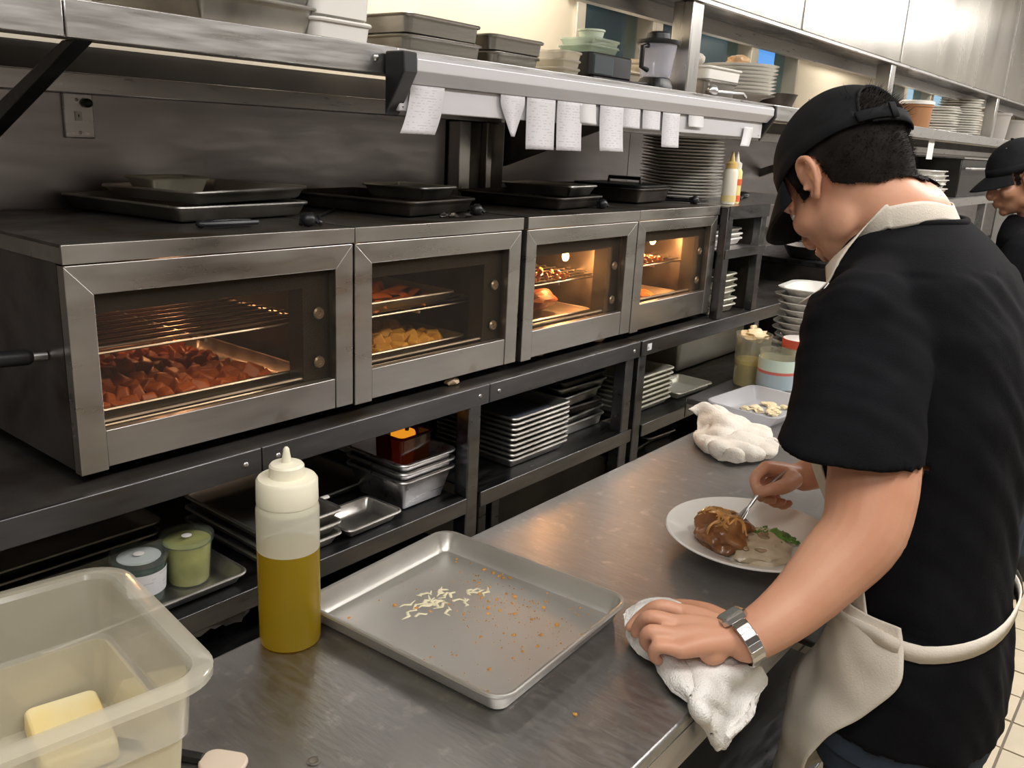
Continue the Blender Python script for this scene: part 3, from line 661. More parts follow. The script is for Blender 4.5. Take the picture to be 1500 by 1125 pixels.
# pale trays past the post
ZM = .8275
stack(pan(.235, .24, .024, .018, .010, .007), 'pale_tray', PALEPAN, 2.097, 1.265, ZM, 7, .0145, 'pale tray', 'in the stack behind the right-hand post', 'tray', 'pale trays behind the post', .0012, .6)
single(pan(.205, .135, .024, .018), 'pale_tray', PALEPAN, (2.345, 1.20, ZM), (0, 0, R(-2)), 'single pale tray standing right of the pale tray stack', 'tray')
single(pan(.60, .178, .105, .025, .006, .010, .003), 'deep_pan', PALEPAN, (2.83, 1.385, ZM), None, 'large deep stained pan at the back of the right low shelf', 'pan')
single(pan(.50, .17, .055, .025, .006, .010, .003), 'deep_pan', PALEPAN, (2.86, 1.387, ZM+.106), None, 'shallower pan stacked on the large stained pan', 'pan')
wh = thing('wire_basket_handle', (2.72, 1.37, ZM+.162), 'black bent wire handle lying across the stained pans', 'handle')
MB().tube([(2.64, 1.35, ZM+.166), (2.66, 1.33, ZM+.166), (2.82, 1.32, ZM+.166), (2.85, 1.34, ZM+.166), (2.85, 1.40, ZM+.168)], .0045, 8).build('wire', BLACK, wh)
for i, (x, y) in enumerate([(2.02, 1.24), (2.16, 1.21)]):
    pass
MB().box(1.966, 3.25, YS+.01, 1.58, .706, .710).build('low_shelf', DARKST, SB)
single(pan(.13, .20, .028, .02), 'roasting_pan', BURNT, (2.03, 1.235, .7115), (0, 0, R(6)), 'dark pan on the bottom shelf, half hidden by the prep table', 'pan')
single(pan(.15, .20, .024, .02), 'roasting_pan', ALU, (2.20, 1.25, .7115), (0, 0, R(-5)), 'bright pan on the bottom shelf beside the dark one', 'pan')

# ================================================================== DISH SHELF
PLATE = MB().lathe([(.05, 0), (.055, .002), (.085, .006), (.125, .0135), (.127, .015), (.125, .016), (.085, .0085), (.052, .0045), (.002, .0045)], 48)
stack(PLATE, 'dinner_plate', CHINA, 2.500, 1.345, 1.3935, 19, .0095, 'white dinner plate', 'in the tall stack on the dish shelf', 'plate', 'tall stack of dinner plates', .003, 20)
def squeeze(p, r, h, col, tipc, label, band=None, scale=1):
    t = thing('squeeze_bottle', p, label, 'bottle', 'squeeze bottles on the dish shelf')
    MB().lathe([(r*.9, 0), (r, .004), (r, h*.62), (r*.78, h*.68), (.002, h*.685)], 24).build('bottle_body', mat('sauce_bottle', col, .4), t, world=False)
    MB().lathe([(r*.80, h*.68), (r*.82, h*.78), (r*.4, h*.82), (r*.16, h*.97), (r*.08, h), (.001, h)], 24).build('nozzle_cap', mat('bottle_cap', tipc, .4), t, world=False)
    if band:
        for z0, c in band: MB().lathe([(r+.0005, h*z0), (r+.001, h*z0), (r+.001, h*(z0+.12)), (r+.0005, h*(z0+.12))], 24, cap0=False, cap1=False).build('label_band', mat('label_band', c, .5), t, world=False)
    return t
squeeze((2.452, 1.155, 1.3935), .021, .150, (.78, .74, .62), (.72, .50, .18), 'white squeeze bottle with a tan tip at the edge of the dish shelf', [(.05, (.72, .58, .25))])
squeeze((2.505, 1.165, 1.3935), .020, .150, (.80, .66, .28), (.75, .72, .62), 'yellow squeeze bottle with red bands beside the white one', [(.04, (.65, .12, .04)), (.36, (.65, .12, .04))])
single(pan(.12, .10, .05, .02, .006, .005), 'white_tub', WHITEP, (2.86, 1.38, 1.3935), None, 'white open tub at the back of the dish shelf', 'tub')
tg2 = thing('black_ladle', (2.73, 1.24, 1.3935), 'black ladle lying behind the squeeze bottles', 'ladle', rz=R(20))
MB().tube([(-.07, 0, .006), (.04, 0, .008)], .005, 8).build('handle', BLACK, tg2, world=False); MB().ell((.06, 0, .012), (.026, .022, .012)).build('bowl', BLACK, tg2, world=False)
stack(pan(.225, .20, .022, .02, .008, .006, .003), 'plastic_tray', WHITEP, 2.468, 1.248, 1.2685, 3, .0145, 'white plastic tray', 'of three on the middle dish shelf', 'tray', 'white trays on the middle shelf', .003, 2)
stack(pan(.17, .24, .026, .018, .008, .007), 'pale_tray', PALEPAN, 2.475, 1.255, 1.0645, 6, .0185, 'pale tray', 'in the crooked stack beside the fourth oven', 'tray', 'crooked pale trays by the fourth oven', .008, 4)

# ================================================================== ON THE PLATE SHELF
Z0 = ZS-.0035
stack(pan(.215, .30, .046, .02, .012, .007), 'roasting_pan', ALUD, .815, 1.285, Z0, 2, .034, 'dark dented roasting pan', 'of two at the left of the plate shelf', 'pan', 'dark pans on the plate shelf', .002, 1)
for i, z in enumerate((0, .036)):
    t = thing('white_tub', (.968, 1.200, Z0+z), ['white plastic tub under another at the left of the plate shelf', 'white lidded plastic tub on top of another at the left of the plate shelf'][i], 'tub', 'white tubs on the plate shelf')
    pan(.125, .145, .034 if i == 0 else .062, .02, .004, .005, .002).build('tub_body', WHITEP, t, world=False)
    if i: MB().loft([rr(.13, .15, .02, z_) for z_ in (.0625, .0665)]).build('tub_lid', WHITEP, t, world=False, bevel=.0015)
PANM = mat('satin_steel_pan', (.40, .38, .345), .30, 1, .10, 6, .1, 50, (1, 1, 8))
stack(pan(.208, .125, .030, .022, .003, .006), 'steel_pan', PANM, 1.194, 1.185, Z0, 1, 0, 'wide shallow steel pan', 'beneath a deeper pan above the left of the ticket rail', 'pan', 'steel pans above the ticket rail')
single(pan(.205, .125, .033, .022, .003, .006), 'steel_pan', PANM, (1.192, 1.186, Z0+.0305), (0, 0, R(1.5)), 'deeper steel pan stacked on the wide shallow one above the left of the ticket rail', 'pan', 'steel pans above the ticket rail')
single(pan(.165, .125, .026, .030, .003, .006), 'steel_pan', PANM, (1.402, 1.188, Z0), (0, 0, R(2)), 'shallow rounded steel pan under another, second pair from the left', 'pan', 'steel pans above the ticket rail')
single(pan(.170, .13, .030, .022, .003, .006), 'steel_pan', PANM, (1.403, 1.190, Z0+.0265), (0, 0, R(-1)), 'upper steel pan of the second pair from the left', 'pan', 'steel pans above the ticket rail')
stack(pan(.075, .10, .020, .012, .003, .004, .0015), 'clear_box', clear('frosted_box', (.9, .88, .82), .45, .2, .25, (.75, .72, .65)), 1.60, 1.19, Z0, 3, .0165, 'clear plastic box', 'of three right of the steel pans', 'container', 'clear boxes on the plate shelf', .004, 6)
# small black appliance with boxes on top
ap = thing('warmer_oven', (1.775, 1.22, Z0), 'small black appliance with a window, boxes on its top', 'appliance')
MB().loft([rr(.175, .13, .012, z) for z in (.012, .062)]).build('housing', BLACK, ap, world=False, bevel=.004)
MB().box(-.075, .0, -.067, -.064, .018, .056).build('front_window', clear('appliance_glass', (.6, .7, .75), .2, .05, .5), ap, world=False)
MB().box(-.085, .095, -.072, -.066, .0, .012).build('base', BLACK, ap, world=False, bevel=.003)
for x in (-.07, .07): MB().box(x-.01, x+.01, -.06, .05, -.0, .013).build('foot', BLACK, ap, world=False)
MB().tube([(.09, -.06, .008), (.15, -.065, .012), (.20, -.05, .006)], .004, 8).build('cable', BLACK, ap, world=False)
stack(pan(.12, .10, .018, .012, .004, .004, .0015), 'clear_box', clear('greenish_box', (.85, .92, .86), .5, .2, .25, (.62, .66, .58)), 1.77, 1.22, Z0+.0635, 2, .0145, 'greenish clear box', 'of two on the black appliance', 'container', 'boxes on the black appliance', .003, 3)
t = thing('round_tub', (1.775, 1.22, Z0+.0975), 'round pale green tub on the boxes above the black appliance', 'tub')
MB().lathe([(.026, 0), (.030, .016), (.032, .016), (.032, .020), (.002, .022)], 24).build('tub_body', mat('pale_green_tub', (.55, .62, .50), .4), t, world=False)
# blender
bl = thing('blender', (1.985, 1.165, Z0), 'clear blender jug with a black lid and base on the plate shelf', 'blender')
JAR = clear('blender_jar', (.92, .93, .97), .34, .06, .4, (.88, .88, .95))
MB().loft([rr(.078, .074, .02, 0), rr(.078, .074, .02, .012), rr(.066, .062, .02, .028), rr(.050, .05, .018, .030)]).build('blender_base', BLACK, bl, world=False)
MB().lathe([(.036, .030), (.038, .034), (.048, .108), (.050, .110), (.0475, .110), (.036, .038), (.002, .036)], 28).build('jug', JAR, bl, world=False)
MB().lathe([(.051, .106), (.052, .108), (.052, .116), (.030, .120), (.028, .132), (.020, .136), (.002, .136)], 28).build('jug_lid', BLACK, bl, world=False)
MB().tube([(-.047, 0, .10), (-.070, 0, .096), (-.070, 0, .05), (-.042, 0, .045)], .006, 10).build('jug_handle', BLACK, bl, world=False)
MB().tube([(0, 0, .036), (0, 0, .092)], .004, 8).build('tamper', ALUD, bl, world=False)
# things behind the upright
BONE = mat('bone_bowl', (.62, .56, .45), .4)
bowl = MB().lathe([(.03, 0), (.034, .003), (.062, .034), (.064, .036), (.061, .036), (.033, .007), (.002, .006)], 32)
stack(bowl, 'small_bowl', BONE, 2.20, 1.37, Z0, 5, .014, 'cream bowl', 'in the stack behind the first upright', 'bowl', 'cream bowls behind the upright', .003, 20)
single(pan(.17, .14, .05, .02, .006, .006), 'bone_tub', BONE, (2.055, 1.33, Z0), None, 'cream rectangular tub behind the blender', 'tub')
PANW = single(pan(.20, .14, .045, .025, .004, .006), 'steel_pan', PANM, (2.30, 1.20, Z0), (0, 0, R(2)), 'steel pan right of the first upright, a white tub on it', 'pan', 'steel pans right of the upright')
single(pan(.20, .14, .035, .02, .003, .006), 'white_tub', WHITEP, (2.31, 1.20, Z0+.0455), (0, 0, R(-2)), 'white oblong tub on the steel pan right of the first upright', 'tub')
single(blob(.04, 77, 3, .2, 20, (1.2, .8, .5)), 'white_cloth', mat('off_white_cloth', (.70, .66, .58), .9), (2.25, 1.21, Z0+.0985), None, 'crumpled off-white cloth on the oblong tub', 'cloth')
t = thing('steel_ladle', (2.30, 1.122, Z0), 'long-handled steel ladle lying along the shelf edge', 'ladle')
MB().tube([(-.06, 0, .016), (.04, -.004, .018), (.09, -.004, .020), (.115, -.002, .012)], .0045, 8).build('handle', STEEL, t, world=False)
MB().ell((-.085, 0, .016), (.024, .012, .015)).build('bowl', STEEL, t, world=False)
serving = MB().lathe([(.05, 0), (.055, .002), (.085, .02), (.118, .028), (.12, .030), (.117, .0305), (.083, .024), (.052, .006), (.002, .005)], 40)
stack(serving, 'serving_bowl', CHINA, 2.610, 1.245, Z0, 9, .0105, 'wide white bowl', 'in the flaring stack right of the upright', 'bowl', 'flaring stack of white bowls', .003, 15)
o = blob(.03, 81, 3, .2, 20, (1.3, 1, .6)); single(o, 'bread_roll', mat('bread_crust', (.62, .40, .22), .6, 0, .2, 20), (2.60, 1.245, Z0+.127), None, 'small tan roll on top of the flaring bowls', 'bread')
fp = thing('frying_pan', (2.90, 1.27, Z0), 'black pan on the plate shelf above the cook\'s cap', 'pan')
MB().lathe([(.075, 0), (.08, .003), (.098, .05), (.10, .05), (.10, .052), (.096, .052), (.077, .006), (.002, .005)], 36).build('pan_bowl', BURNT, fp, world=False)
MB().tube([(-.098, -.01, .045), (-.15, -.02, .05)], [.007, .006], 8).build('handle', BLACK, fp, world=False)
# far end of the plate shelf
cpx = lambda px, Y: cy(px, 190, Y).x
FARC = mat('far_container', (.68, .63, .55), .5, 0, .08, 12)
j = thing('sauce_jar', (cpx(1337, 1.22), 1.22, Z0), 'tall amber sauce container behind the cook\'s head', 'container')
MB().lathe([(.06, 0), (.066, .004), (.07, .10), (.074, .10), (.074, .11), (.002, .112)], 24).build('jar_body', mat('orange_sauce', (.34, .16, .07), .45), j, world=False)
MB().lathe([(.077, .111), (.077, .124), (.07, .128), (.002, .129)], 24).build('jar_lid', WHITEP, j, world=False)
for i, (px, n, rad, pit) in enumerate([(1370, 10, .105, .0125), (1402, 15, .11, .0125)]):
    pl = MB().lathe([(rad*.4, 0), (rad*.7, .005), (rad, .013), (rad*1.01, .015), (rad, .016), (rad*.7, .009), (rad*.42, .005), (.002, .005)], 36)
    stack(pl, 'side_plate', CHINA, cpx(px, 1.25), 1.25, Z0, n, pit, 'white plate', ['in the lower stack by the amber container', 'in the taller stack on the far plate shelf'][i], 'plate', ['lower far plate stack', 'taller far plate stack'][i], .008, 20)
stack(pan(.17, .14, .030, .02, .004, .006), 'tan_tray', FARC, cpx(1431, 1.28), 1.28, Z0, 5, .026, 'tan oblong tray', 'in the stack right of the far plates', 'tray', 'tan trays on the far shelf', .006, 4)
FROST = clear('frosted_bucket', (.85, .83, .8), .75, .3, .2, (.66, .63, .60))
for i, (px, s) in enumerate([(1452, 1.), (1482, .9), (1497, .8)]):
    t = thing('frosted_bucket', (cpx(px, 1.22), 1.22, Z0), ['frosted bucket left of the far upright', 'frosted bucket right of the far upright', 'second frosted bucket at the right edge of the picture'][i], 'bucket', 'frosted buckets on the far shelf')
    MB().lathe([(.075*s, 0), (.08*s, .004), (.095*s, .145*s), (.10*s, .145*s), (.10*s, .152*s), (.092*s, .152*s), (.076*s, .008), (.002, .007)], 28).build('bucket_body', FROST, t, world=False)
    MB().lathe([(.101*s, .153*s), (.101*s, .158*s), (.002, .16*s)], 28).build('bucket_lid', FROST, t, world=False)

# ================================================================== STATION BEYOND, UNDER THE PLATE SHELF
RG = thing('cooking_range', (3.75, 1.34, 0), 'black steel range beyond the dish shelf, black pans on it', 'range')
MB().box(3.34, 4.16, 1.06, 1.60, .06, 1.13).build('range_body', GREASY_OR_DIM, RG, bevel=.004)
MB().box(3.335, 4.165, 1.05, 1.60, 1.13, 1.15).build('range_top', DARKST, RG, bevel=.003)
for z in (.99, 1.10): MB().box(3.35, 4.15, 1.045, 1.052, z, z+.012).build('front_trim', STEEL, RG)
for x in (3.45, 3.62, 3.79, 3.96): MB().lathe([(.018, 0), (.02, .006), (.015, .02), (.002, .022)], 14).xf(Matrix.Translation((x, 1.06, 1.055)) @ Matrix.Rotation(PI/2, 4, 'X')).build('control_knob', BLACK, RG)
for x in (3.38, 4.12):
    for y in (1.1, 1.56): MB().lathe([(.02, 0), (.02, .06)], 12, (x, y, 0)).build('leg', BLACK, RG)
for i, x in enumerate((3.46, 3.70, 3.96)):
    p = thing('saute_pan', (x, 1.25, 1.1515), ['black pan at the left of the far range', 'black pan in the middle of the far range', 'black pan at the right of the far range'][i], 'pan', 'black pans on the far range')
    MB().lathe([(.08, 0), (.085, .003), (.11, .045), (.112, .047), (.108, .047), (.082, .006), (.002, .005)], 32).build('pan_bowl', BURNT, p, world=False)
    MB().tube([(0, -.11, .043), (0, -.15, .053), (0, -.21, .056)], [.008, .007, .009], 8).build('handle', BLACK, p, world=False)
SD = thing('serving_station', (5.4, 1.35, 0), 'far steel serving station with plates and a black cabinet', 'station')
MB().box(4.22, 6.8, 1.10, 1.60, 1.355, 1.36).build('top_shelf', STEEL, SD)
MB().box(4.22, 6.8, 1.096, 1.10, 1.32, 1.361).build('front_lip', STEEL, SD)
MB().box(4.22, 6.8, 1.12, 1.60, .90, .91).build('low_shelf', STEEL, SD)
MB().box(4.22, 6.8, 1.58, 1.60, .9, 1.35).build('back_panel', GREASY_OR_DIM, SD)
for x in (4.25, 5.0, 5.8, 6.77):
    MB().box(x-.02, x+.02, 1.105, 1.145, .03, 1.355).build('post', STEEL, SD)
    MB().lathe([(.026, 0), (.022, .03)], 12, (x, 1.125, 0)).build('foot', BLACK, SD)
stack(pan(.26, .20, .026, .03, .01, .008), 'oblong_dish', CHINA, 4.88, 1.25, 1.3615, 6, .022, 'white oblong dish', 'in the stack on the far station', 'dish', 'oblong dishes on the far station', .01, 6)
bc = thing('black_cabinet', (5.55, 1.34, 1.3615), 'black countertop cabinet on the far station', 'cabinet')
MB().box(-.36, .36, -.2, .2, 0, .20).build('cabinet_body', BLACKIN, bc, world=False, bevel=.006)
MB().box(-.37, .37, -.21, .2, .20, .208).build('cabinet_top', STEEL, bc, world=False)
MB().tube([(-.3, -.21, .15), (-.3, -.23, .15), (.3, -.23, .15), (.3, -.21, .15)], .008, 8).build('handle', STEEL, bc, world=False)
pt = thing('hanging_note', (4.50, 1.135, 1.55), 'white paper note hanging under the far plate shelf', 'note')
MB().loft([rr(.10, .002, .0005, z) for z in (.0, .088)]).build('note_sheet', PLAINP, pt, world=False)
sh = thing('spray_hose', (4.85, 1.55, 1.60), 'pale spray hose mounted on the far wall', 'hose')
MB().tube([(4.72, 1.50, 1.575), (4.80, 1.50, 1.575), (4.92, 1.52, 1.615), (5.05, 1.56, 1.63)], .012, 10).build('hose_body', WHITEP, sh)
MB().lathe([(.03, 0), (.03, .03), (.02, .04), (.002, .04)], 16).xf(Matrix.Translation((5.07, 1.614, 1.63)) @ Matrix.Rotation(PI/2, 4, 'X')).build('wall_bracket', STEEL, sh)
ob = thing('outlet_box', (5.30, 1.60, 1.585), 'small pale outlet box on the far wall', 'outlet')
MB().box(5.26, 5.34, 1.585, 1.613, 1.56, 1.64).build('box_body', WHITEP, ob, bevel=.004)
MB().box(5.285, 5.315, 1.583, 1.585, 1.58, 1.62).build('box_face', ALUD, ob)

# scraps under the ovens and a bag below the low shelf
for i, (px, py, sc, lab) in enumerate([(661, 563, .013, 'pale brown scrap on the shelf edge under the second oven'), (790, 521, .012, 'pale scrap on the shelf under the left of the third oven'), (876, 500, .012, 'pale scrap on the shelf under the right of the third oven')]):
    p = cz(px, py, 1.064); tag(blob(sc, 200+i, 2, .3, 20, (1.5, .9, .6)).build('food_scrap', mat('pale_scrap', (.50, .38, .24), .7, 0, .2, 30), loc=(p.x, p.y, 1.064+sc*.5)), lab, 'food scrap')
MB().box(-.60, 1.262, YS+.012, 1.58, .706, .710).build('low_shelf', DARKST, SA)
p = cy(310, 935, 1.20)
tag(blob(.055, 210, 3, .35, 22, (1.3, .9, .7)).build('crumpled_bag', mat('grey_plastic_bag', (.20, .19, .19), .35, 0, .2, 20), loc=(p.x, 1.20, .770)), 'crumpled grey plastic bag on the lowest shelf between the tub pan and prep table', 'bag')
# ================================================================== ON THE PREP TABLE
ZC = .9005
# polycarbonate bin with a block of butter
POLY = clear('polycarbonate', (.98, .97, .94), .33, .12, .40, (.95, .91, .78), .5)
bn = thing('clear_food_bin', (.200, .805, ZC), 'large clear plastic food bin with a butter block at lower left', 'bin', rz=R(-8))
W_, D_, H_ = .44, .285, .158
def q(d, z, rad=.045): return rr(W_-2*d, D_-2*d, max(.012, rad-d), z, n=8)
MB().loft([q(.045, 0), q(.036, .006), q(.030, .085), q(.024, .088), q(.019, H_-.004), q(.001, H_-.0045), q(0, H_-.008), q(-.0015, H_-.008), q(-.0015, H_-.0015), q(.002, H_), q(.017, H_), q(.022, H_-.004), q(.027, .0885), q(.0335, .085), q(.040, .008), q(.050, .004)]).build('bin_shell', POLY, bn, world=False)
MILK = clear('butter_film', (.97, .95, .86), .60, .35, .15, (.92, .86, .66), .5)
MB().loft([q(.0445, .0035), q(.0360, .0065), q(.0300, .080), q(.0296, .0838)], True, False).build('buttery_inside', MILK, bn, world=False)
BUT = mat('butter', (.82, .74, .48), .45, 0, 0, 14, .1, 30, col2=(.80, .62, .25))
o = MB().loft([rr(.072, .105, .008, 0), rr(.074, .108, .008, .004), rr(.072, .106, .008, .022), rr(.068, .10, .008, .026)]).build('butter_block', BUT, loc=(.335, .835, ZC+.0075), rot=(0, 0, R(-14)), bevel=.002)
tag(o, 'yellowed pale butter block lying in the clear food bin', 'butter')
o = MB().loft([rr(.10, .11, .008, 0), rr(.09, .10, .008, .014)]).build('butter_piece', BUT, loc=(.150, .82, ZC+.0075), rot=(0, 0, R(10)), bevel=.003)
tag(o, 'thin pale butter piece left of the block in the clear bin', 'butter')
# oil bottle
SKIN_P = clear('bottle_plastic', (.98, .97, .92), .70, .3, .18, (.86, .85, .72), .45)
OIL = clear('cooking_oil', (.75, .56, .06), .72, .18, .16, (.52, .38, .025), .55)
CAPM = mat('ivory_bottle_cap', (.80, .76, .60), .42)
ob = thing('oil_bottle', (.624, .843, ZC), 'ivory-capped squeeze bottle half full of golden oil on the table', 'bottle')
r = .0395
MB().lathe([(r-.0015, .1345), (r, .1345), (r, .188), (r-.002, .196), (r-.006, .200), (r-.008, .1995), (r-.0035, .1945), (r-.0015, .187)], 48, cap0=False, cap1=False).build('bottle_body', SKIN_P, ob, world=False)
MB().lathe([(.002, .003), (r-.008, 0), (r-.001, .003), (r, .008), (r, .1343), (.002, .1344)], 48).build('oil_filled_body', OIL, ob, world=False)
cp = MB().lathe([(r-.0075, .196), (r-.0015, .197), (r-.001, .199), (r-.0015, .226), (r-.004, .2295), (.0225, .231), (.022, .233), (.0215, .2445), (.0195, .247), (.0065, .249), (.002, .249)], 48).build('bottle_cap', CAPM, ob, world=False)
MB().lathe([(.0065, .247), (.006, .252), (.0042, .262), (.0038, .266), (.002, .2685), (.0005, .269)], 20).build('nozzle', CAPM, cp, world=False)
# the dirty baking tray
TRAYM = mat('worn_baking_tray', (.57, .555, .52), .42, .9, .06, 5, .06, 120, (1, 1, 1), .06)
tr = thing('baking_tray', (.823, .707, ZC), 'empty greasy sheet pan with crumbs in the middle of the table', 'tray', rz=R(3.2))
TL, TW, TH = .312, .350, .030
pan(TL, TW, TH, .030, .007, .0065, .0018, n=8).build('tray_pan', TRAYM, tr, world=False)
CR = mat('toasted_crumb', (.46, .22, .045), .6, 0, .4, 60)
GR = mat('grease_residue', (.42, .24, .07), .35, 0, .4, 60)
CHS = mat('dried_cheese', (.70, .64, .44), .4, 0, .15, 50)
mb = MB(); rnd = random.Random(5)
def chip(mb, x, y, s, z=.0020):
    n = rnd.choice((4, 5, 6)); a0 = rnd.uniform(0, 6); h = s*rnd.uniform(.25, .6)
    ring = [Vector((x+s*rnd.uniform(.6, 1.2)*math.cos(a0+2*PI*k/n), y+s*rnd.uniform(.5, 1.)*math.sin(a0+2*PI*k/n), z)) for k in range(n)]
    c = sum(ring, Vector())/n
    top = [c+(p-c)*.6+Vector((0, 0, h)) for p in ring]
    mb.loft([ring, top])
for k in range(330):
    u = rnd.gauss(.055, .045); v = rnd.gauss(-.03, .075)
    if rnd.random() < .22: u = rnd.uniform(-.13, .13); v = rnd.uniform(-.15, .15)
    if abs(u) > .135 or abs(v) > .152: continue
    chip(mb, u, v, rnd.choice((.0007, .001, .0013, .002)) if rnd.random() < .88 else rnd.uniform(.0025, .0042))
for k in range(10): chip(mb, .125+rnd.gauss(0, .004), .04+rnd.uniform(-.03, .09), rnd.uniform(.002, .005))
o = mb.build('crumbs', CR, tr, world=False, smooth=False); o['kind'] = 'stuff'
mb = MB()
for k in range(150):   # baked-on rim of grease along the foot of the walls
    e = rnd.random(); L_, W2 = TL/2-.0165, TW/2-.0165
    if e < .42: x, y = rnd.uniform(-L_, L_), W2
    elif e < .78: x, y = L_, rnd.uniform(-W2, W2)
    else: x, y = -L_, rnd.uniform(0, W2)
    chip(mb, x+rnd.gauss(0, .0007), y+rnd.gauss(0, .0007), rnd.uniform(.0008, .0026), .0024)
o = mb.build('grease_line', GR, tr, world=False, smooth=False); o['kind'] = 'stuff'
mb = MB()
for k in range(26):
    x0, y0 = rnd.gauss(-.005, .022), rnd.gauss(.062, .014); a = rnd.uniform(-.6, .6)
    if k > 17: x0 += .055; y0 += -.012
    pts = [(x0+.012*t*math.cos(a)+.003*math.sin(5*t+k), y0+.012*t*math.sin(a)+.004*math.cos(4*t+k), .0022) for t in (-1, -.5, 0, .5, 1)]
    mb.tube(pts, [.0008, .0022, .0026, .0020, .0008], 8, flat=.35)
o = mb.build('cheese_smear', CHS, tr, world=False); o['kind'] = 'stuff'
# plate with food
pc = cz(1104, 780, .935); PX, PY = pc.x, pc.y+.004
pl = MB().lathe([(.060, 0), (.070, .0015), (.074, .008), (.098, .016), (.139, .032), (.1425, .034), (.143, .0355), (.141, .0372), (.137, .0366), (.098, .0210), (.076, .0130), (.060, .0105), (.002, .010)], 72)
tag(pl.build('dinner_plate', CHINA, loc=(PX, PY, ZC)), 'wide white rimmed plate with a browned chop in front of the cook', 'plate')
def rough(mb, amp, fr):
    mb.v = [v*(1+amp/max(.01, v.length)*(noise.noise(v*fr)+.5*noise.noise(v*fr*2.3))) for v in mb.v]; return mb
def seat(mb, z=.0006):
    for v in mb.v: v.z = max(v.z, z)
    return mb
def onp(px, py, z=.93): p = cz(px, py, z); return Vector((p.x, p.y, 0))
CHOP = mat('braised_chop', (.33, .14, .045), .30, 0, 0, 28, .5, 70, col2=(.14, .045, .015), coat=.4)
ch = thing('braised_chop', (0, 0, 0), 'glossy browned chop under onions at the left of the plate', 'meat')
p = onp(1060, 778, .935); ch.location = (p.x, p.y, ZC+.0112); ch.rotation_euler = (0, 0, R(25))
seat(rough(blob(.052, 12, 5, .16, 18, (1.12, .95, .60)), .0035, 85).xf(Matrix.Translation((0, 0, .021)))).build('chop_body', CHOP, ch, world=False)
ON = mat('fried_onion', (.50, .25, .07), .3, 0, .5, 60, coat=.4)
rnd = random.Random(11)
from mathutils.bvhtree import BVHTree
cm = ch.children[0].data; cbv = BVHTree.FromPolygons([v.co.copy() for v in cm.vertices], [tuple(p.vertices) for p in cm.polygons])
for k in range(40):
    a = rnd.uniform(0, 6.28); d = rnd.uniform(0, .044); cx_, cy2 = d*math.cos(a)*1.05, d*math.sin(a)*.85; th = rnd.uniform(0, 6.28); pts = []
    for t in (-1, -.6, -.2, .2, .6, 1):
        x = cx_+.015*t*math.cos(th)+.006*math.sin(th)*math.cos(2*t); y = cy2+.015*t*math.sin(th)-.006*math.cos(th)*math.cos(2*t)
        h_ = cbv.ray_cast(Vector((x, y, .2)), Vector((0, 0, -1)))[0]
        if h_ is not None: pts.append((x, y, h_.z+.0014))
    if len(pts) > 3: MB().tube(pts, [.0013]+[.0026]*(len(pts)-2)+[.0013], 6).build('onion_strip', ON, ch, world=False)
CREAMS = mat('mushroom_cream_sauce', (.62, .52, .38), .3, 0, 0, 30, .3, 60, col2=(.45, .34, .22), coat=.3)
p = onp(1112, 798, .925)
ms = thing('creamed_mash', (p.x, p.y, ZC+.0112), 'pale creamy mushroom sauce over mash at the front right of the plate', 'food', rz=R(20))
seat(blob(.060, 31, 4, .18, 22, (1.15, .85, .36)).xf(Matrix.Translation((0, 0, .009)))).build('mash_mound', CREAMS, ms, world=False)
MUSH = mat('mushroom_slice', (.30, .20, .12), .4, 0, .3, 40)
for k in range(9):
    x, y = rnd.uniform(-.045, .03), rnd.uniform(-.012, .022)
    MB().ell((x, y, .009+.021*math.sqrt(max(.05, 1-(x/.066)**2-(y/.048)**2))), (.009, .006, .003), Matrix.Rotation(rnd.uniform(0, 3), 3, 'Z')).build('mushroom_slice', MUSH, ms, world=False)
GREEN = mat('chopped_chive', (.10, .22, .035), .45, 0, .4, 60)
p = onp(1122, 776, .945); gr = thing('chopped_greens', (p.x, p.y, ZC+.034), 'heap of chopped green chives across the plate', 'garnish', rz=R(-36))
mb = MB()
for k in range(260):
    x, y = rnd.gauss(0, .030), rnd.gauss(0, .011); a = rnd.uniform(0, 6.28); b = rnd.uniform(-.5, .5); l = rnd.uniform(.005, .011); d = Vector((math.cos(a)*math.cos(b), math.sin(a)*math.cos(b), math.sin(b)))*l
    c = Vector((x, y, .003+.006*math.exp(-(x/.03)**2-(y/.011)**2)*rnd.uniform(.2, 1.2)-.012*(abs(x)/.05)**2)); mb.tube([c-d/2, c+d/2], .0017, 5)
o = mb.build('chive_bits', GREEN, gr, world=False); o['kind'] = 'stuff'
MB().ell((0, 0, -.004), (.048, .014, .012)).build('greens_base', mat('wilted_greens', (.10, .15, .04), .5, 0, .5, 60, .4, 60), gr, world=False)
# cloth surfaces from a few control points
def patch(ctrl, nu=60, nv=60):
    """smooth surface through a grid of control points (Catmull-Rom both ways)"""
    def cr(P, t):
        n = len(P)-1; s = min(int(t*n), n-1); f = t*n-s
        p = [P[max(s-1, 0)], P[s], P[s+1], P[min(s+2, n)]]
        return .5*((2*p[1])+(-p[0]+p[2])*f+(2*p[0]-5*p[1]+4*p[2]-p[3])*f*f+(-p[0]+3*p[1]-3*p[2]+p[3])*f*f*f)
    V = []
    for i in range(nu+1):
        col = [cr(row, i/nu) for row in ctrl]
        for j in range(nv+1): V.append(cr(col, j/nv))
    Fs = [(i*(nv+1)+j, i*(nv+1)+j+1, (i+1)*(nv+1)+j+1, (i+1)*(nv+1)+j) for i in range(nu) for j in range(nv)]
    return V, Fs
TERRY = mat('white_terry_cloth', (.80, .78, .74), .95, 0, .03, 40, 1., 420, spec=.1)
TERRYD = mat('stained_terry_cloth', (.80, .76, .68), .95, 0, .03, 40, 1., 420, stain=(.60, .47, .28), stain_s=9, stain_lo=.60, stain_hi=.78, spec=.1)
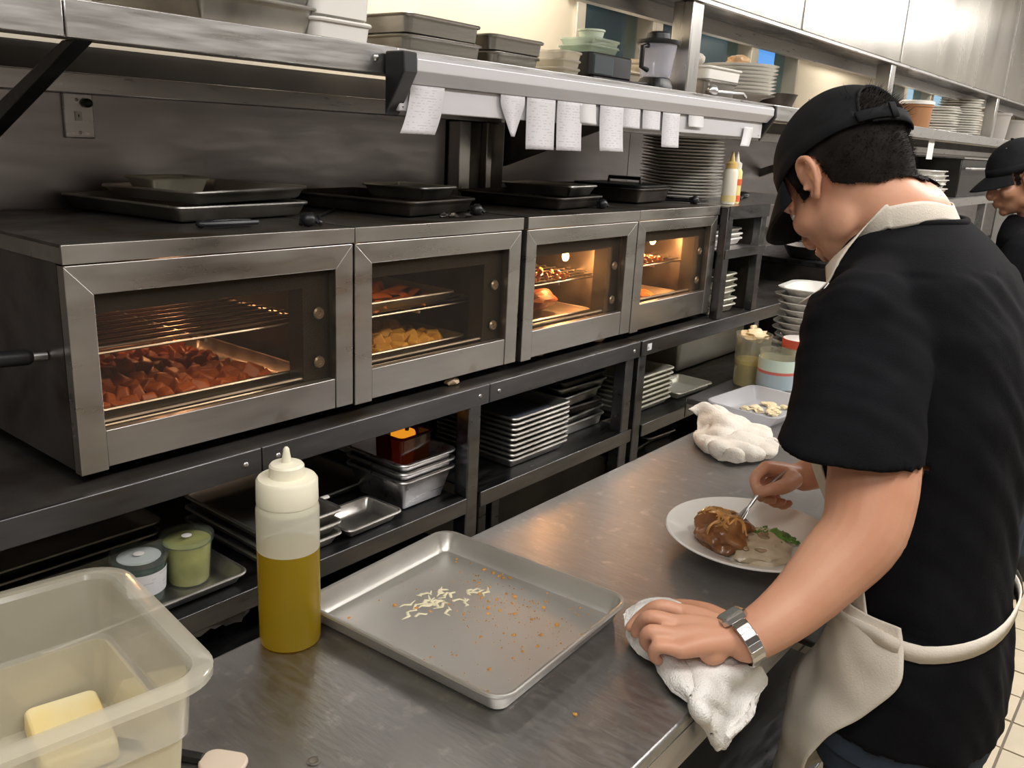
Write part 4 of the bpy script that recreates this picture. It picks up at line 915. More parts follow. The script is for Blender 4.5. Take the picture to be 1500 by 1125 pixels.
def cloth(name, ctrl, material, label, thick=.006, amp=.004, freq=26, seed=0, n=60, flip=False):
    V, Fs = patch(ctrl, n, n)
    me = bpy.data.meshes.new(name); me.from_pydata([tuple(v) for v in V], [], Fs); me.update()
    nn = [v.normal.copy() for v in me.vertices]
    for v, nrm in zip(me.vertices, nn):
        k = amp*noise.noise(Vector(v.co)*freq+Vector((seed, 0, 0)))+amp*.30*noise.noise(Vector(v.co)*freq*2.1+Vector((0, seed, 0)))+.0009*noise.noise(Vector(v.co)*280)-.0075*max(0, 1-3.2*abs(noise.noise(Vector(v.co)*13+Vector((seed, seed, 0)))))**2
        v.co += nrm*k
    me.materials.append(material); sm(me, 180)
    o = bpy.data.objects.new(name, me); COL.objects.link(o)
    s = o.modifiers.new('solid', 'SOLIDIFY'); s.thickness = thick; s.offset = 0
    return tag(o, label, 'cloth')
def W(px, py, z): return cz(px, py, z)
# folded towel at the back of the table
cloth('folded_towel', [
    [W(1008, 600, .945), W(1035, 590, .960), W(1070, 604, .945), W(1100, 620, .932), W(1128, 628, .925)],
    [W(1026, 610, .930), W(1045, 606, .950), W(1075, 620, .948), W(1106, 634, .930), W(1138, 645, .925)],
    [W(1020, 626, .920), W(1045, 630, .935), W(1078, 638, .940), W(1110, 645, .930), W(1140, 652, .918)],
    [W(1016, 642, .915), W(1040, 650, .930), W(1078, 658, .935), W(1108, 662, .925), W(1138, 664, .918)],
    [W(1030, 655, .907), W(1048, 672, .907), W(1080, 676, .908), W(1110, 674, .908), W(1130, 672, .907)]], TERRYD,
    'crumpled stained white towel lying at the far end of the prep table', .009, .0085, 19, 3, 90)
# white plastic tray with scraps
c = (W(1048, 588, .94)+W(1160, 583, .94)+W(1085, 565, .94)+W(1150, 620, .94))/4
TP = clear('milky_tray', (.95, .95, .97), .85, .25, .2, (.72, .72, .74))
wt = single(pan(.25, .20, .036, .03, .02, .006, .003), 'plastic_tray', TP, (c.x+.035, c.y, ZC), (0, 0, R(-5)), 'milky white plastic tray with butter scraps behind the towel', 'tray')
BS = mat('butter_scrap', (.78, .66, .42), .5, 0, .15, 30)
for k in range(12):
    o = blob(.010, 120+k, 2, .4, 25, (1.5, 1, .55)).build('butter_scrap', BS, loc=(c.x+.06+rnd.uniform(-.06, .05), c.y+rnd.uniform(-.045, .04), ZC+.0085), rot=(0, 0, rnd.uniform(0, 6)))
    tag(o, 'small yellowish butter scrap in the milky white tray', 'butter', 'butter scraps in the white tray')
# white dishes stacked
dish = MB().loft([rr(.13, .13, .04, 0, n=8), rr(.15, .15, .05, .004, n=8), rr(.205, .205, .05, .044, n=8), rr(.230, .230, .055, .048, n=8), rr(.232, .232, .055, .051, n=8), rr(.204, .204, .05, .0485, n=8), rr(.146, .146, .05, .009, n=8), rr(.12, .12, .04, .006, n=8)])
stack(dish, 'deep_dish', CHINA, 2.570, .875, ZC, 12, .0200, 'white deep square dish', 'in the stack on the far prep table', 'dish', 'deep dishes on the far table', .004, 8, R(8))
# pitchers
def pitcher(px, py, r, h, fillc, fill, label, name, body, hand=1):
    p = W(px, py, .9); t = thing(name, (p.x, p.y, ZC), label, 'pitcher')
    MB().lathe([(r*.86, 0), (r*.9, .004), (r, h), (r*1.03, h), (r*1.03, h+.003), (r*.98, h+.003), (r*.88, .006), (.002, .005)], 32).build('jug_body', body, t, world=False)
    MB().lathe([(.002, .006), (r*.86, .006), (r*.88+(r*.1)*fill, h*fill), (.002, h*fill+.002)], 32).build('contents', mat('pitcher_contents', fillc, .4, 0, .2, 20), t, world=False)
    if hand: MB().tube([(r*.7, -r*.7, h*.9), (r*1.15, -r*1.15, h*.85), (r*1.1, -r*1.1, h*.35), (r*.66, -r*.66, h*.25)], .007, 10).build('jug_handle', body, t, world=False)
    return t
CP = clear('clear_pitcher', (.93, .92, .86), .28, .12, .35, (.62, .60, .50))
p1 = pitcher(1096, 565, .050, .150, (.62, .50, .12), .52, 'clear pitcher of yellow sauce with a scoop on top, right of the pans', 'clear_pitcher', CP)
o = blob(.034, 140, 3, .3, 22, (1.1, 1, .5)).xf(Matrix.Translation((0, 0, .148))).build('yellow_scoop', BS, p1, world=False)
MB().tube([(-.01, 0, .155), (.0, .01, .170), (.02, .01, .168)], .006, 8).build('scoop_handle', BS, p1, world=False)
MB().box(-.045, -.01, -.047, -.0455, .075, .110).build('yellow_label', mat('yellow_label', (.68, .56, .16), .6), p1, world=False)
p2 = pitcher(1134, 580, .052, .125, (.25, .27, .28), .55, 'clear labelled jug with a red band beside the yellow pitcher', 'labelled_jug', CP)
for z0, z1, c3 in ((.078, .110, (.55, .66, .56)), (.070, .078, (.55, .14, .10)), (.03, .07, (.34, .42, .46))):
    MB().lathe([(.0535, z0), (.054, z0), (.0545, z1), (.054, z1)], 32, cap0=False, cap1=False).build('label_band', mat('jug_label', c3, .5), p2, world=False)
cn = thing('red_lidded_can', (p2.location.x+.100, p2.location.y-.015, ZC), 'can with a red and white rim behind the labelled jug', 'can')
MB().lathe([(.045, 0), (.047, .003), (.047, .15), (.002, .152)], 28).build('can_body', WHITEP, cn, world=False)
MB().lathe([(.048, .125), (.0485, .125), (.0485, .150), (.048, .150)], 28, cap0=False, cap1=False).build('red_band', mat('red_band', (.62, .10, .06), .45), cn, world=False)
# tip of a spatula at the bottom edge, and a dark speck
p = W(343, 1124, .9)
t = thing('silicone_spatula', (p.x, p.y, ZC), 'beige spatula tip at the bottom edge of the table', 'spatula', rz=R(-60))
MB().loft([rr(.05, .034, .014, z, -.012) for z in (0, .006)]).build('blade', mat('beige_silicone', (.60, .50, .40), .5), t, world=False, bevel=.002)
MB().tube([(-.035, 0, .004), (-.15, 0, .008)], .006, 10).build('handle', BLACK, t, world=False)
p = W(842, 1047, .9); o = blob(.0028, 150, 2, .3, 20, (1, 1, .4)).build('food_speck', CR, loc=(p.x, p.y, ZC+.0004)); tag(o, 'tiny brown speck on the table right of the baking tray', 'food scrap')
# ================================================================== PEOPLE
SKIN = mat('skin', (.62, .33, .215), .5, 0, 0, 11, .10, 220, col2=(.56, .27, .165), sss=.15)
SKIN2 = mat('brown_skin', (.40, .20, .12), .46, 0, 0, 14, .12, 220, col2=(.33, .155, .09), sss=.10)
HAIR = mat('black_hair', (.010, .008, .007), .85, 0, .3, 60, .2, 200, spec=.15)
SHIRT = mat('black_cotton', (.0055, .0055, .0068), .95, 0, .25, 12, .3, 500, spec=.12)
CAPM_ = mat('black_cap_twill', (.010, .0105, .012), .85, 0, .2, 30, .3, 600, spec=.2)
APRON = mat('cream_apron_cotton', (.68, .62, .53), .9, 0, .05, 5, .4, 420, spec=.15)
DENIM = mat('dark_denim', (.045, .06, .085), .85, 0, 0, 9, .5, 380, col2=(.025, .034, .050), spec=.2)
SHOE = mat('black_work_shoe', (.012, .012, .012), .4)
WATCHM = mat('watch_steel', (.62, .62, .62), .2, 1)
DIAL = mat('watch_dial', (.20, .23, .22), .15, .2)
EYEW = mat('eye_white', (.75, .72, .68), .2); IRIS = mat('dark_iris', (.03, .015, .01), .1)
def vox(mb, name, size, smooth_it, material, parent=None, post=None, ang=180):
    """join overlapping closed pieces into one continuous surface"""
    me = mb.mesh(name+'_src'); o = bpy.data.objects.new(name+'_src', me); COL.objects.link(o)
    r_ = o.modifiers.new('r', 'REMESH'); r_.mode = 'VOXEL'; r_.voxel_size = size
    s_ = o.modifiers.new('s', 'SMOOTH'); s_.factor = .5; s_.iterations = smooth_it
    dg = bpy.context.evaluated_depsgraph_get()
    m2 = bpy.data.meshes.new_from_object(o.evaluated_get(dg)); bpy.data.objects.remove(o); bpy.data.meshes.remove(me)
    m2.name = name; m2.materials.clear(); m2.materials.append(material)
    if post: post(m2)
    sm(m2, ang)
    if parent is not None:
        d = Vector(parent.location)
        for v in m2.vertices: v.co -= d
    ob_ = bpy.data.objects.new(name, m2); COL.objects.link(ob_)
    if parent is not None: ob_.parent = parent
    return ob_
def limb(mb, pts, rs, n=16, sub=5):
    """tapering chain through joints, spline-smoothed, with round ends"""
    P = [Vector(p) for p in pts]; out = []; ro = []
    m_ = len(P)-1
    for s in range(m_):
        a, b, c, d = P[max(s-1, 0)], P[s], P[s+1], P[min(s+2, m_)]
        for k in range(sub):
            f = k/sub; out.append(.5*((2*b)+(-a+c)*f+(2*a-5*b+4*c-d)*f*f+(-a+3*b-3*c+d)*f*f*f)); ro.append(rs[s]+(rs[s+1]-rs[s])*f)
    out.append(P[-1]); ro.append(rs[-1])
    mb.tube(out, ro, n, round_ends=True)
def head_prims(mb, M):
    R3 = M.to_3x3()
    def E(c, rad, nu=28, nv=18): mb.ell(M @ Vector(c), rad, R3, nu, nv)
    def T(pts, rs, n=12): limb(mb, [M @ Vector(p) for p in pts], rs, n, 4)
    E((0, -.014, .036), (.0745, .095, .085)); E((0, .026, -.020), (.061, .066, .080)); E((0, -.03, -.005), (.066, .070, .062))
    E((0, .036, -.072), (.046, .047, .040)); E((0, .070, -.094), (.020, .017, .017))
    for s in (-1, 1):
        E((s*.042, .052, -.026), (.024, .030, .026)); E((s*.045, .012, -.060), (.016, .032, .034))
        E((s*.031, .075, .004), (.0125, .0125, .0105))                       # eyelids
        T([(s*.014, .089, .022), (s*.034, .085, .026), (s*.052, .070, .020)], [.008, .009, .007])
        E((s*.011, .094, -.034), (.0095, .010, .0085))                      # nostril wings
        # ear: rim, bowl and lobe
        T([(s*.073, .012, .006), (s*.081, .004, .022), (s*.088, -.010, .028), (s*.091, -.024, .018), (s*.088, -.024, .000), (s*.082, -.012, -.018), (s*.076, .002, -.028), (s*.073, .008, -.020)], [.0045, .0048, .005, .0055, .005, .0052, .006, .005], 10)
        E((s*.077, -.008, .004), (.005, .017, .026)); T([(s*.076, .010, -.004), (s*.082, .008, -.010)], [.005, .004])
        T([(s*.080, -.006, .012), (s*.084, -.014, .004), (s*.081, -.010, -.010)], [.003, .0035, .003])
    T([(0, .083, .018), (0, .092, .000), (0, .104, -.022), (0, .102, -.033)], [.008, .0085, .011, .0105])
    T([(-.021, .084, -.0605), (-.008, .094, -.0575), (0, .0945, -.0590), (.008, .094, -.0575), (.021, .084, -.0605)], [.004, .0058, .0056, .0058, .004])
    T([(-.019, .083, -.066), (0, .0925, -.069), (.019, .083, -.066)], [.004, .0066, .004])
def hair_from(body, M, name, material, parent, hairline, off=.0045, strands=2600, slen=.010, seed=1):
    """hair: the scalp part of the body's own surface lifted off it, with short strands"""
    Mi = M.inverted(); me = body.data; base = Vector(parent.location)
    sel = {}
    loc = [Mi @ (v.co+base) for v in me.vertices]
    for i, p in enumerate(loc):
        if p.length < .17 and hairline(p): sel[i] = len(sel)
    vs = []; rnd = random.Random(seed)
    for i in sel:
        v = me.vertices[i]; vs.append(v.co+v.normal*(off*(.85+.3*noise.noise(v.co*60))))
    fs = [tuple(sel[k] for k in f.vertices) for f in me.polygons if all(k in sel for k in f.vertices)]
    ids = list(sel); n0 = len(vs); vs2 = []; fs2 = []
    for k in range(strands):
        i = rnd.choice(ids); v = me.vertices[i]; p = loc[i]
        if p.z > .026-.012*(p.y < 0) and not (p.y < -.06 and abs(p.x) < .040 and p.z < .075): continue
        down = (M.to_3x3() @ Vector((0, -.3, -1)))
        l = slen*rnd.uniform(.5, 1.3)*(2.2 if (p.y < -.05 and p.z > .030) else 1)
        if p.z < -.02: l *= .6
        d = (v.normal*rnd.uniform(.35, .8)+down*rnd.uniform(.1, .7)*(.4 if p.z > .03 else 1)+Vector((rnd.uniform(-.3, .3), rnd.uniform(-.3, .3), rnd.uniform(-.2, .2)))).normalized()
        a = v.normal.orthogonal().normalized(); b = d.cross(a).normalized(); w_ = .0007
        c = v.co+v.normal*off*.5; m_ = len(vs2)+n0
        vs2 += [c+a*w_, c-a*w_*.5+b*w_, c-a*w_*.5-b*w_, c+d*l]
        fs2 += [(m_, m_+1, m_+3), (m_+1, m_+2, m_+3), (m_+2, m_, m_+3)]
    m2 = bpy.data.meshes.new(name); m2.from_pydata([tuple(v) for v in vs+vs2], [], fs+fs2); m2.update(); m2.materials.append(material); sm(m2, 180)
    o = bpy.data.objects.new(name, m2); COL.objects.link(o); o.parent = parent
    return o
def make_cap(M, parent, back_open=True):
    c0 = Vector((0, -.012, .036)); rad = Vector((.0835, .105, .099)); n = 96; rows = 30
    def edge(a):                                       # lower edge height round the head, a=0 at the brow
        return .040-.012*(1-math.cos(a))/2-.016*math.sin(a/2)**8
    def P(a, t, off=0):
        z0 = (edge(a)-c0.z)/rad.z; s0 = math.asin(max(-.9, min(.9, z0))); s = s0+(PI/2-s0)*t
        k = 1+off/.09
        x = math.cos(s)*math.sin(a)*rad.x*k; y = math.cos(s)*math.cos(a)*rad.y*k; z = math.sin(s)*rad.z*k
        if y > 0 and t < .6: z += .006*math.cos(a)*(1-t/.6)*t*4*.5
        return M @ (c0+Vector((x, y, z)))
    vs = []; fs = []
    def isopen(a, t):
        da = (a-PI)/.62
        return back_open and abs(da) < 1 and t < .40*math.sqrt(max(0, 1-da*da))+.0
    for j in range(rows):
        for i in range(n): vs.append(P(2*PI*i/n, j/rows))
    vs.append(P(0, 1)); 
    for j in range(rows-1):
        for i in range(n):
            a = 2*PI*(i+.5)/n
            if isopen(a, (j+.5)/rows): continue
            fs.append((j*n+i, j*n+(i+1) % n, (j+1)*n+(i+1) % n, (j+1)*n+i))
    for i in range(n): fs.append(((rows-1)*n+i, (rows-1)*n+(i+1) % n, rows*n))
    mb = MB().add(vs, fs)
    # snap the arch to a clean curve
    for j in range(rows):
        for i in range(n):
            a = 2*PI*i/n; da = (a-PI)/.62
            if back_open and abs(da) < 1:
                tt = .40*math.sqrt(max(0, 1-da*da)); t = j/rows
                if abs(t-tt) < .6/rows: mb.v[j*n+i] = P(a, tt)
    cap = mb.build('cap', CAPM_, parent, ang=180)
    so = cap.modifiers.new('s', 'SOLIDIFY'); so.thickness = .0028; so.offset = 1
    if back_open:
        arch = [P(PI+.62*math.sin(PI/2*k/12), .40*math.cos(PI/2*k/12), .003) for k in range(-12, 13)]
        MB().tube(arch, .0024, 8).build('opening_binding', CAPM_, cap, world=False)
        st = cap.children[-1]
        for v in st.data.vertices: v.co -= Vector(parent.location)
        def strap(a0, a1, off, nm, e0=-.004, e1=.015):
            r0 = []; 
            for k in range(25):
                a = a0+(a1-a0)*k/24; q = []
                for dz, o_ in ((e0, off), (e1, off), (e1, off+.0025), (e0, off+.0025)):
                    z = edge(a)+dz; zz_ = (z-c0.z)/rad.z; cs = math.sqrt(max(.05, 1-zz_*zz_)); k_ = 1+o_/.09
                    q.append(M @ (c0+Vector((cs*math.sin(a)*rad.x*k_, cs*math.cos(a)*rad.y*k_, z-c0.z)))-Vector(parent.location))
                r0.append(q)
            MB().loft(r0).build(nm, CAPM_, cap, world=False, ang=180)
        strap(PI-.66, PI+.50, .003, 'back_strap'); strap(PI+.10, PI+.70, .0065, 'strap_tab', -.002, .013)
        strap(PI+.12, PI+.22, .010, 'strap_buckle', -.005, .016)
    # sweat band seam around the lower edge
    rb = []
    for k in range(97):
        a = -2.48+4.96*k/96
        rb.append([P(a, t, o_)-Vector(parent.location) for t, o_ in ((.0, .0026), (.16, .0026), (.16, .0036), (.0, .0036))])
    MB().loft(rb).build('cap_band', CAPM_, cap, world=False, ang=180)
    # brim
    V = []; nu, nv = 26, 10; A = 1.02
    for i in range(nu+1):
        a = -A+2*A*i/nu; rim = Vector((math.sin(a)*rad.x*.99, math.cos(a)*rad.y*.96, edge(a)-c0.z+.002))
        for j in range(nv+1):
            t = j/nv; L_ = .072*math.cos(a/A*PI/2)**.55
            V.append(M @ (c0+rim+Vector((math.sin(a)*.006*t, L_*t, -.014*t*t-.016*t-.016*math.sin(a)**2*t)))-Vector(parent.location))
    Fq = [(i*(nv+1)+j, i*(nv+1)+j+1, (i+1)*(nv+1)+j+1, (i+1)*(nv+1)+j) for i in range(nu) for j in range(nv)]
    b = MB().add(V, Fq).build('brim', CAPM_, cap, world=False, ang=180); s2 = b.modifiers.new('s', 'SOLIDIFY'); s2.thickness = .003
    EY = mat('eyelet_thread', (.30, .30, .30), .6)
    MB().ell(P(0, 1, .004)-Vector(parent.location), (.006, .006, .004)).build('top_button', CAPM_, cap, world=False)
    for a in (-.9, .9, -2.1, 2.1):
        MB().ell(P(a, .62, .003)-Vector(parent.location), (.0017, .0017, .0017), nu=8, nv=6).build('eyelet', EY, cap, world=False)
    return cap
def face_parts(M, parent, mt=HAIR):
    d = Vector(parent.location)
    for s in (-1, 1):
        e = MB().ell(M @ Vector((s*.031, .0755, .0010))-d, (.0120, .0120, .0120), None, 16, 10).build('eye', EYEW, parent, world=False)
        MB().ell(M @ Vector((s*.031, .0845, -.0022))-d, (.0048, .0048, .0048), None, 12, 8).build('iris', IRIS, e, world=False)
        limb(mb := MB(), [M @ Vector(p)-d for p in ((s*.014, .0975, .0265), (s*.032, .0945, .0325), (s*.050, .079, .0285))], [.0022, .0030, .0014], 8)
        mb.build('eyebrow', mt, parent, world=False)
def flame(z, tab):
    """interpolate a row table at height z"""
    for (a, *A), (b, *B) in zip(tab, tab[1:]):
        if a <= z <= b or (b is tab[-1][0] and z > b):
            f = (z-a)/(b-a); f = max(0, min(1, f)); return [p+(q-p)*f for p, q in zip(A, B)]
    return list(tab[0][1:]) if z < tab[0][0] else list(tab[-1][1:])
# ------------------------------------------------------------------ the cook at the table
HIP = at(1338, 960, 1.36)
P1 = thing('person', (HIP.x, HIP.y-.02, 0), 'person in black cap, black t-shirt and cream apron, bending over the plate', 'person')
# torso rows: z, cx, cy, half width, half depth
TOR = [(.735, 1.335, .232, .178, .130), (.83, 1.340, .226, .179, .116), (.925, 1.346, .238, .158, .109), (1.02, 1.358, .254, .160, .112), (1.12, 1.382, .272, .174, .125), (1.22, 1.405, .292, .190, .133), (1.32, 1.427, .318, .200, .132), (1.39, 1.440, .340, .190, .114), (1.432, 1.447, .356, .145, .090), (1.465, 1.449, .368, .080, .064)]
def torso_ring(z, cx, cy2, a, b, off=0, n=40):
    out = []
    for j in range(n):
        t = 2*PI*j/n; c, s = math.cos(t), math.sin(t); e = .86
        out.append(Vector((cx+(a+off)*math.copysign(abs(c)**e, c), cy2+(b+off)*math.copysign(abs(s)**e, s), z)))
    return out
SHL = at(1262, 462, 1.20); SHR = Vector((1.640, .375, 1.345))
arm_px = [(1262, 470, 1.20, .052), (1276, 560, 1.17, .058), (1281, 650, 1.145, .0585), (1277, 720, 1.135, .0575), (1262, 782, 1.125, .053), (1218, 832, 1.12, .0475), (1172, 880, 1.11, .0395), (1134, 911, 1.10, .0345), (1095, 936, 1.094, .0300)]
body = MB()
limb(body, [at(*p[:3]) for p in arm_px], [p[3] for p in arm_px], 20, 4)
limb(body, [at(1304, 788, 1.128), at(1300, 776, 1.13)], [.022, .030])            # point of the elbow
# left hand
WR = at(1090, 938, 1.092)
def hz(px, py, z): return cz(px, py, z)
fin = {'index': ([(1000, 897, .966), (966, 888, .972), (940, 902, .950), (923, 919, .932)], [.0105, .0098, .0086, .0074]),
       'middle': ([(992, 913, .968), (954, 904, .973), (937, 914, .952), (931, 928, .934)], [.0108, .0100, .0088, .0075]),
       'ring': ([(990, 931, .964), (953, 925, .968), (945, 939, .947), (952, 950, .930)], [.0104, .0096, .0085, .0073]),
       'little': ([(996, 952, .956), (964, 947, .959), (957, 960, .942), (965, 968, .928)], [.0096, .0086, .0076, .0066])}
for nm, (pts, rs) in fin.items():
    q = [hz(*p) for p in pts]
    limb(body, [WR.lerp(q[0], .25)+Vector((0, 0, .002)), WR.lerp(q[0], .65)+Vector((0, 0, .003)), q[0]], [.017, .0150, .0115])
    limb(body, q, rs, 12, 5)
    body.ell(q[0]+Vector((0, 0, .0015)), (.0112, .0112, .010))
th = [hz(1062, 912, .952), hz(1035, 898, .945), hz(1002, 888, .934), hz(975, 888, .926)]
limb(body, th, [.016, .0145, .0105, .0085], 12, 5)
limb(body, [WR, hz(1040, 930, .952), hz(1010, 925, .955)], [.024, .018, .014])
body.ell(hz(1045, 955, .945), (.022, .018, .015))
# right arm and hand with the fork
EBR = Vector((1.735, .300, 1.085)); WRR = at(1178, 697, 1.545)
limb(body, [SHR, SHR.lerp(EBR, .5), EBR, EBR.lerp(WRR, .4), WRR], [.052, .053, .046, .044, .028], 16, 4)
finr = [([(1122, 684, 1.49), (1106, 700, 1.475), (1109, 718, 1.472), (1115, 730, 1.476)], .0098),
        ([(1129, 684, 1.512), (1111, 704, 1.50), (1119, 728, 1.488), (1132, 733, 1.487)], .0100),
        ([(1137, 686, 1.534), (1121, 709, 1.524), (1132, 736, 1.506), (1146, 735, 1.50)], .0097),
        ([(1145, 691, 1.553), (1131, 713, 1.543), (1144, 740, 1.524), (1156, 737, 1.516)], .0088)]
for pts, r in finr:
    q = [at(*p) for p in pts]
    limb(body, [WRR.lerp(q[0], .2), WRR.lerp(q[0], .65), q[0]], [.017, .0145, .0115]); limb(body, q, [r*1.05, r, r*.9, r*.78], 12, 5)
limb(body, [at(1163, 703, 1.50), at(1147, 713, 1.47), at(1128, 717, 1.458), at(1115, 722, 1.462)], [.016, .0135, .0105, .0085], 12, 5)
# trunk core, neck, head
body.loft([torso_ring(*r, off=-.016) for r in TOR], True, True)
M1 = Matrix.Translation(at(1240, 268, 1.34)) @ Matrix.Rotation(R(-22), 4, 'Z') @ Matrix.Rotation(R(-46), 4, 'X') @ Matrix.Rotation(R(2), 4, 'Y') @ Matrix.Scale(1.04, 4)
nb = Vector((1.449, .366, 1.438))
limb(body, [M1 @ Vector((0, -.022, -.030)), (M1 @ Vector((0, -.030, -.075))).lerp(nb, .35), nb+Vector((0, .012, .02)), nb+Vector((0, -.01, -.05))], [.058, .0585, .062, .075], 24, 5)
for s in (-1, 1): limb(body, [nb+Vector((s*.02, -.02, -.012)), nb+Vector((s*.12, -.005, -.05))], [.046, .036], 16, 3)
for s in (-1, 1): limb(body, [(1.335+s*.085, .24, .84), (1.335+s*.09, .23, .5), (1.335+s*.095, .20, .10)], [.07, .055, .042], 14, 4)
head_prims(body, M1)
import numpy as np
def soften(M, times=40):
    Mi = M.inverted()
    def post(me):
        n = len(me.vertices); co = np.empty(n*3); me.vertices.foreach_get('co', co); co = co.reshape(-1, 3)
        A = np.array(Mi); p = co @ A[:3, :3].T+A[:3, 3]
        ed = np.empty(len(me.edges)*2, dtype=np.int32); me.edges.foreach_get('vertices', ed); ed = ed.reshape(-1, 2)
        x, y, z = np.abs(p[:, 0]), p[:, 1], p[:, 2]
        ok = (np.linalg.norm(p, axis=1) < .24) & (z < .012) & (z > -.20)
        ear = (x > .066) & (y > -.04) & (y < .022) & (z > -.04)
        face = (y > .072) & (x < .060) & (z > -.115)
        ok &= ~ear & ~face
        k = ed[ok[ed].any(axis=1)]
        for _ in range(times):
            acc = np.zeros_like(co); cnt = np.zeros(n)
            np.add.at(acc, k[:, 0], co[k[:, 1]]); np.add.at(acc, k[:, 1], co[k[:, 0]])
            np.add.at(cnt, k[:, 0], 1); np.add.at(cnt, k[:, 1], 1)
            w_ = ok & (cnt > 0)
            co[w_] = co[w_]*.4+.6*acc[w_]/cnt[w_][:, None]
        me.vertices.foreach_set('co', co.ravel()); me.update()
    return post
B1 = vox(body, 'body', .0030, 6, SKIN, P1, soften(M1, 45))
face_parts(M1, P1)
def hl1(p):
    if abs(p.x) > .0765 and p.y > -.030 and -.034 < p.z < .036: return False
    if p.y < -.062: return p.z > -.060 and (p.z > -.015 or p.length < .109)
    if p.y < -.022: return p.z > -.060+.9*(p.y+.062)
    if p.y < .014: return p.z > .022
    if p.y < .034: return p.z > -.012 and abs(p.x) > .05
    return p.z > .052
hair_from(B1, M1, 'hair', HAIR, P1, hl1, .0055, 5200, .010, 3)
make_cap(M1, P1)
# t-shirt
sh = MB(); sh.loft([torso_ring(*r, off=.006) for r in TOR], True, True)
nbs = nb+Vector((0, -.008, -.022))
for s, S in ((-1, SHL), (1, SHR)):
    limb(sh, [nbs+Vector((s*.04, -.015, -.012)), nbs.lerp(S, .6)+Vector((0, -.004, -.004)), S], [.060, .064, .062], 18, 5)
    limb(sh, [S+Vector((-s*.05, -.02, -.06)), Vector((S.x-s*.07, S.y-.05, S.z-.16))], [.085, .085], 18, 4)
def sleeve(mb, rows, nseg=40):
    e1 = (rt-Vector((0, 0, rt.z))).normalized(); e2 = Vector((0, 0, 1)).cross(e1)
    rings = [[c+e1*hw*math.cos(2*PI*j/nseg)+e2*hd*math.sin(2*PI*j/nseg)+Vector((0, 0, ti*math.cos(2*PI*j/nseg))) for j in range(nseg)] for c, hw, hd, ti in rows]
    V, _ = patch([[rings[i][j] for i in range(len(rings))] for j in range(nseg)], 24, nseg-1)
    mb.loft([V[k*nseg:(k+1)*nseg] for k in range(25)])
SLV = [(at(1300, 425, 1.26), .060, .060, .0), (at(1276, 440, 1.22), .080, .074, .0), (at(1268, 490, 1.20), .087, .080, .008), (at(1262, 560, 1.17), .088, .082, .006), (at(1252, 612, 1.150), .090, .082, .002), (at(1246, 648, 1.140), .0945, .082, -.003), (at(1245, 662, 1.137), .0955, .082, -.003)]
sleeve(sh, SLV)
SRV = [(SHR+Vector((0, 0, .01)), .066, .066, 0), (SHR.lerp(EBR, .3), .078, .075, 0), (SHR.lerp(EBR, .72), .082, .078, 0)]
sleeve(sh, SRV)
from mathutils.bvhtree import BVHTree
NA = (M1 @ Vector((0, -.030, -.075))).lerp(nb, .62); NX = (NA-nb).normalized()
NEX = (Vector((1, 0, 0))-NX*NX.x).normalized(); NEY = NX.cross(NEX).normalized(); NEY = NEY if NEY.y > 0 else -NEY
N2 = (NX*.55+Vector((0, 0, 1))*.45).normalized()
N2X = (Vector((1, 0, 0))-N2*N2.x).normalized(); N2Y = N2.cross(N2X).normalized(); N2Y = N2Y if N2Y.y > 0 else -N2Y
RIM = {}
def shirt_cut(me):
    bt = BVHTree.FromPolygons([v.co.copy() for v in me.vertices], [tuple(p.vertices) for p in me.polygons])
    for k in range(48):
        a = 2*PI*k/48; q = nb+(N2X*math.cos(a)+N2Y*math.sin(a))*.0725
        h_ = bt.ray_cast(q+N2*.14, -N2, .3); RIM[k] = h_[0] if h_[0] is not None else q
    """open the sleeves and the hem: take the end faces off the solid"""
    bm = bmesh.new(); bm.from_mesh(me); dele = []
    ends = [(SLV[-1][0], (SLV[-1][0]-SLV[-3][0]).normalized(), .10), (SRV[-1][0], (SRV[-1][0]-SRV[-2][0]).normalized(), .10), (Vector((1.335, .232, .735)), Vector((0, 0, -1)), .20)]
    for f in bm.faces:
        c = f.calc_center_median()
        dn = c-nb
        if dn.dot(N2) > -.09 and (dn-N2*dn.dot(N2)).length < .0705 and dn.length < .16: dele.append(f); continue
        for e, a, rad in ends:
            d = c-e
            if abs(d.dot(a)) < .016 and f.normal.dot(a) > .45 and (d-a*d.dot(a)).length < rad+.02: dele.append(f); break
    bmesh.ops.delete(bm, geom=dele, context='FACES'); bm.to_mesh(me); bm.free()
def shirt_folds(me):
    shirt_cut(me)
    nn = [v.normal.copy() for v in me.vertices]
    for v, q in zip(me.vertices, nn):
        c = v.co.copy(); k = 0
        if c.z < 1.40:
            w1 = noise.noise(Vector((c.x*14+c.y*6, c.y*16, c.z*3.2)))
            k += .0065*w1*min(1, max(0, (1.42-c.z)/.3))
            k += .004*noise.noise(Vector((c.x*9, c.y*9, c.z*22+c.x*30)))
        if c.z < .92: k += .004*noise.noise(Vector((c.x*26, c.y*26, c.z*5)))
        v.co = c+q*k
S1 = vox(sh, 'shirt', .0060, 5, SHIRT, P1, shirt_folds)
so = S1.modifiers.new('s', 'SOLIDIFY'); so.thickness = .0025; so.offset = -1
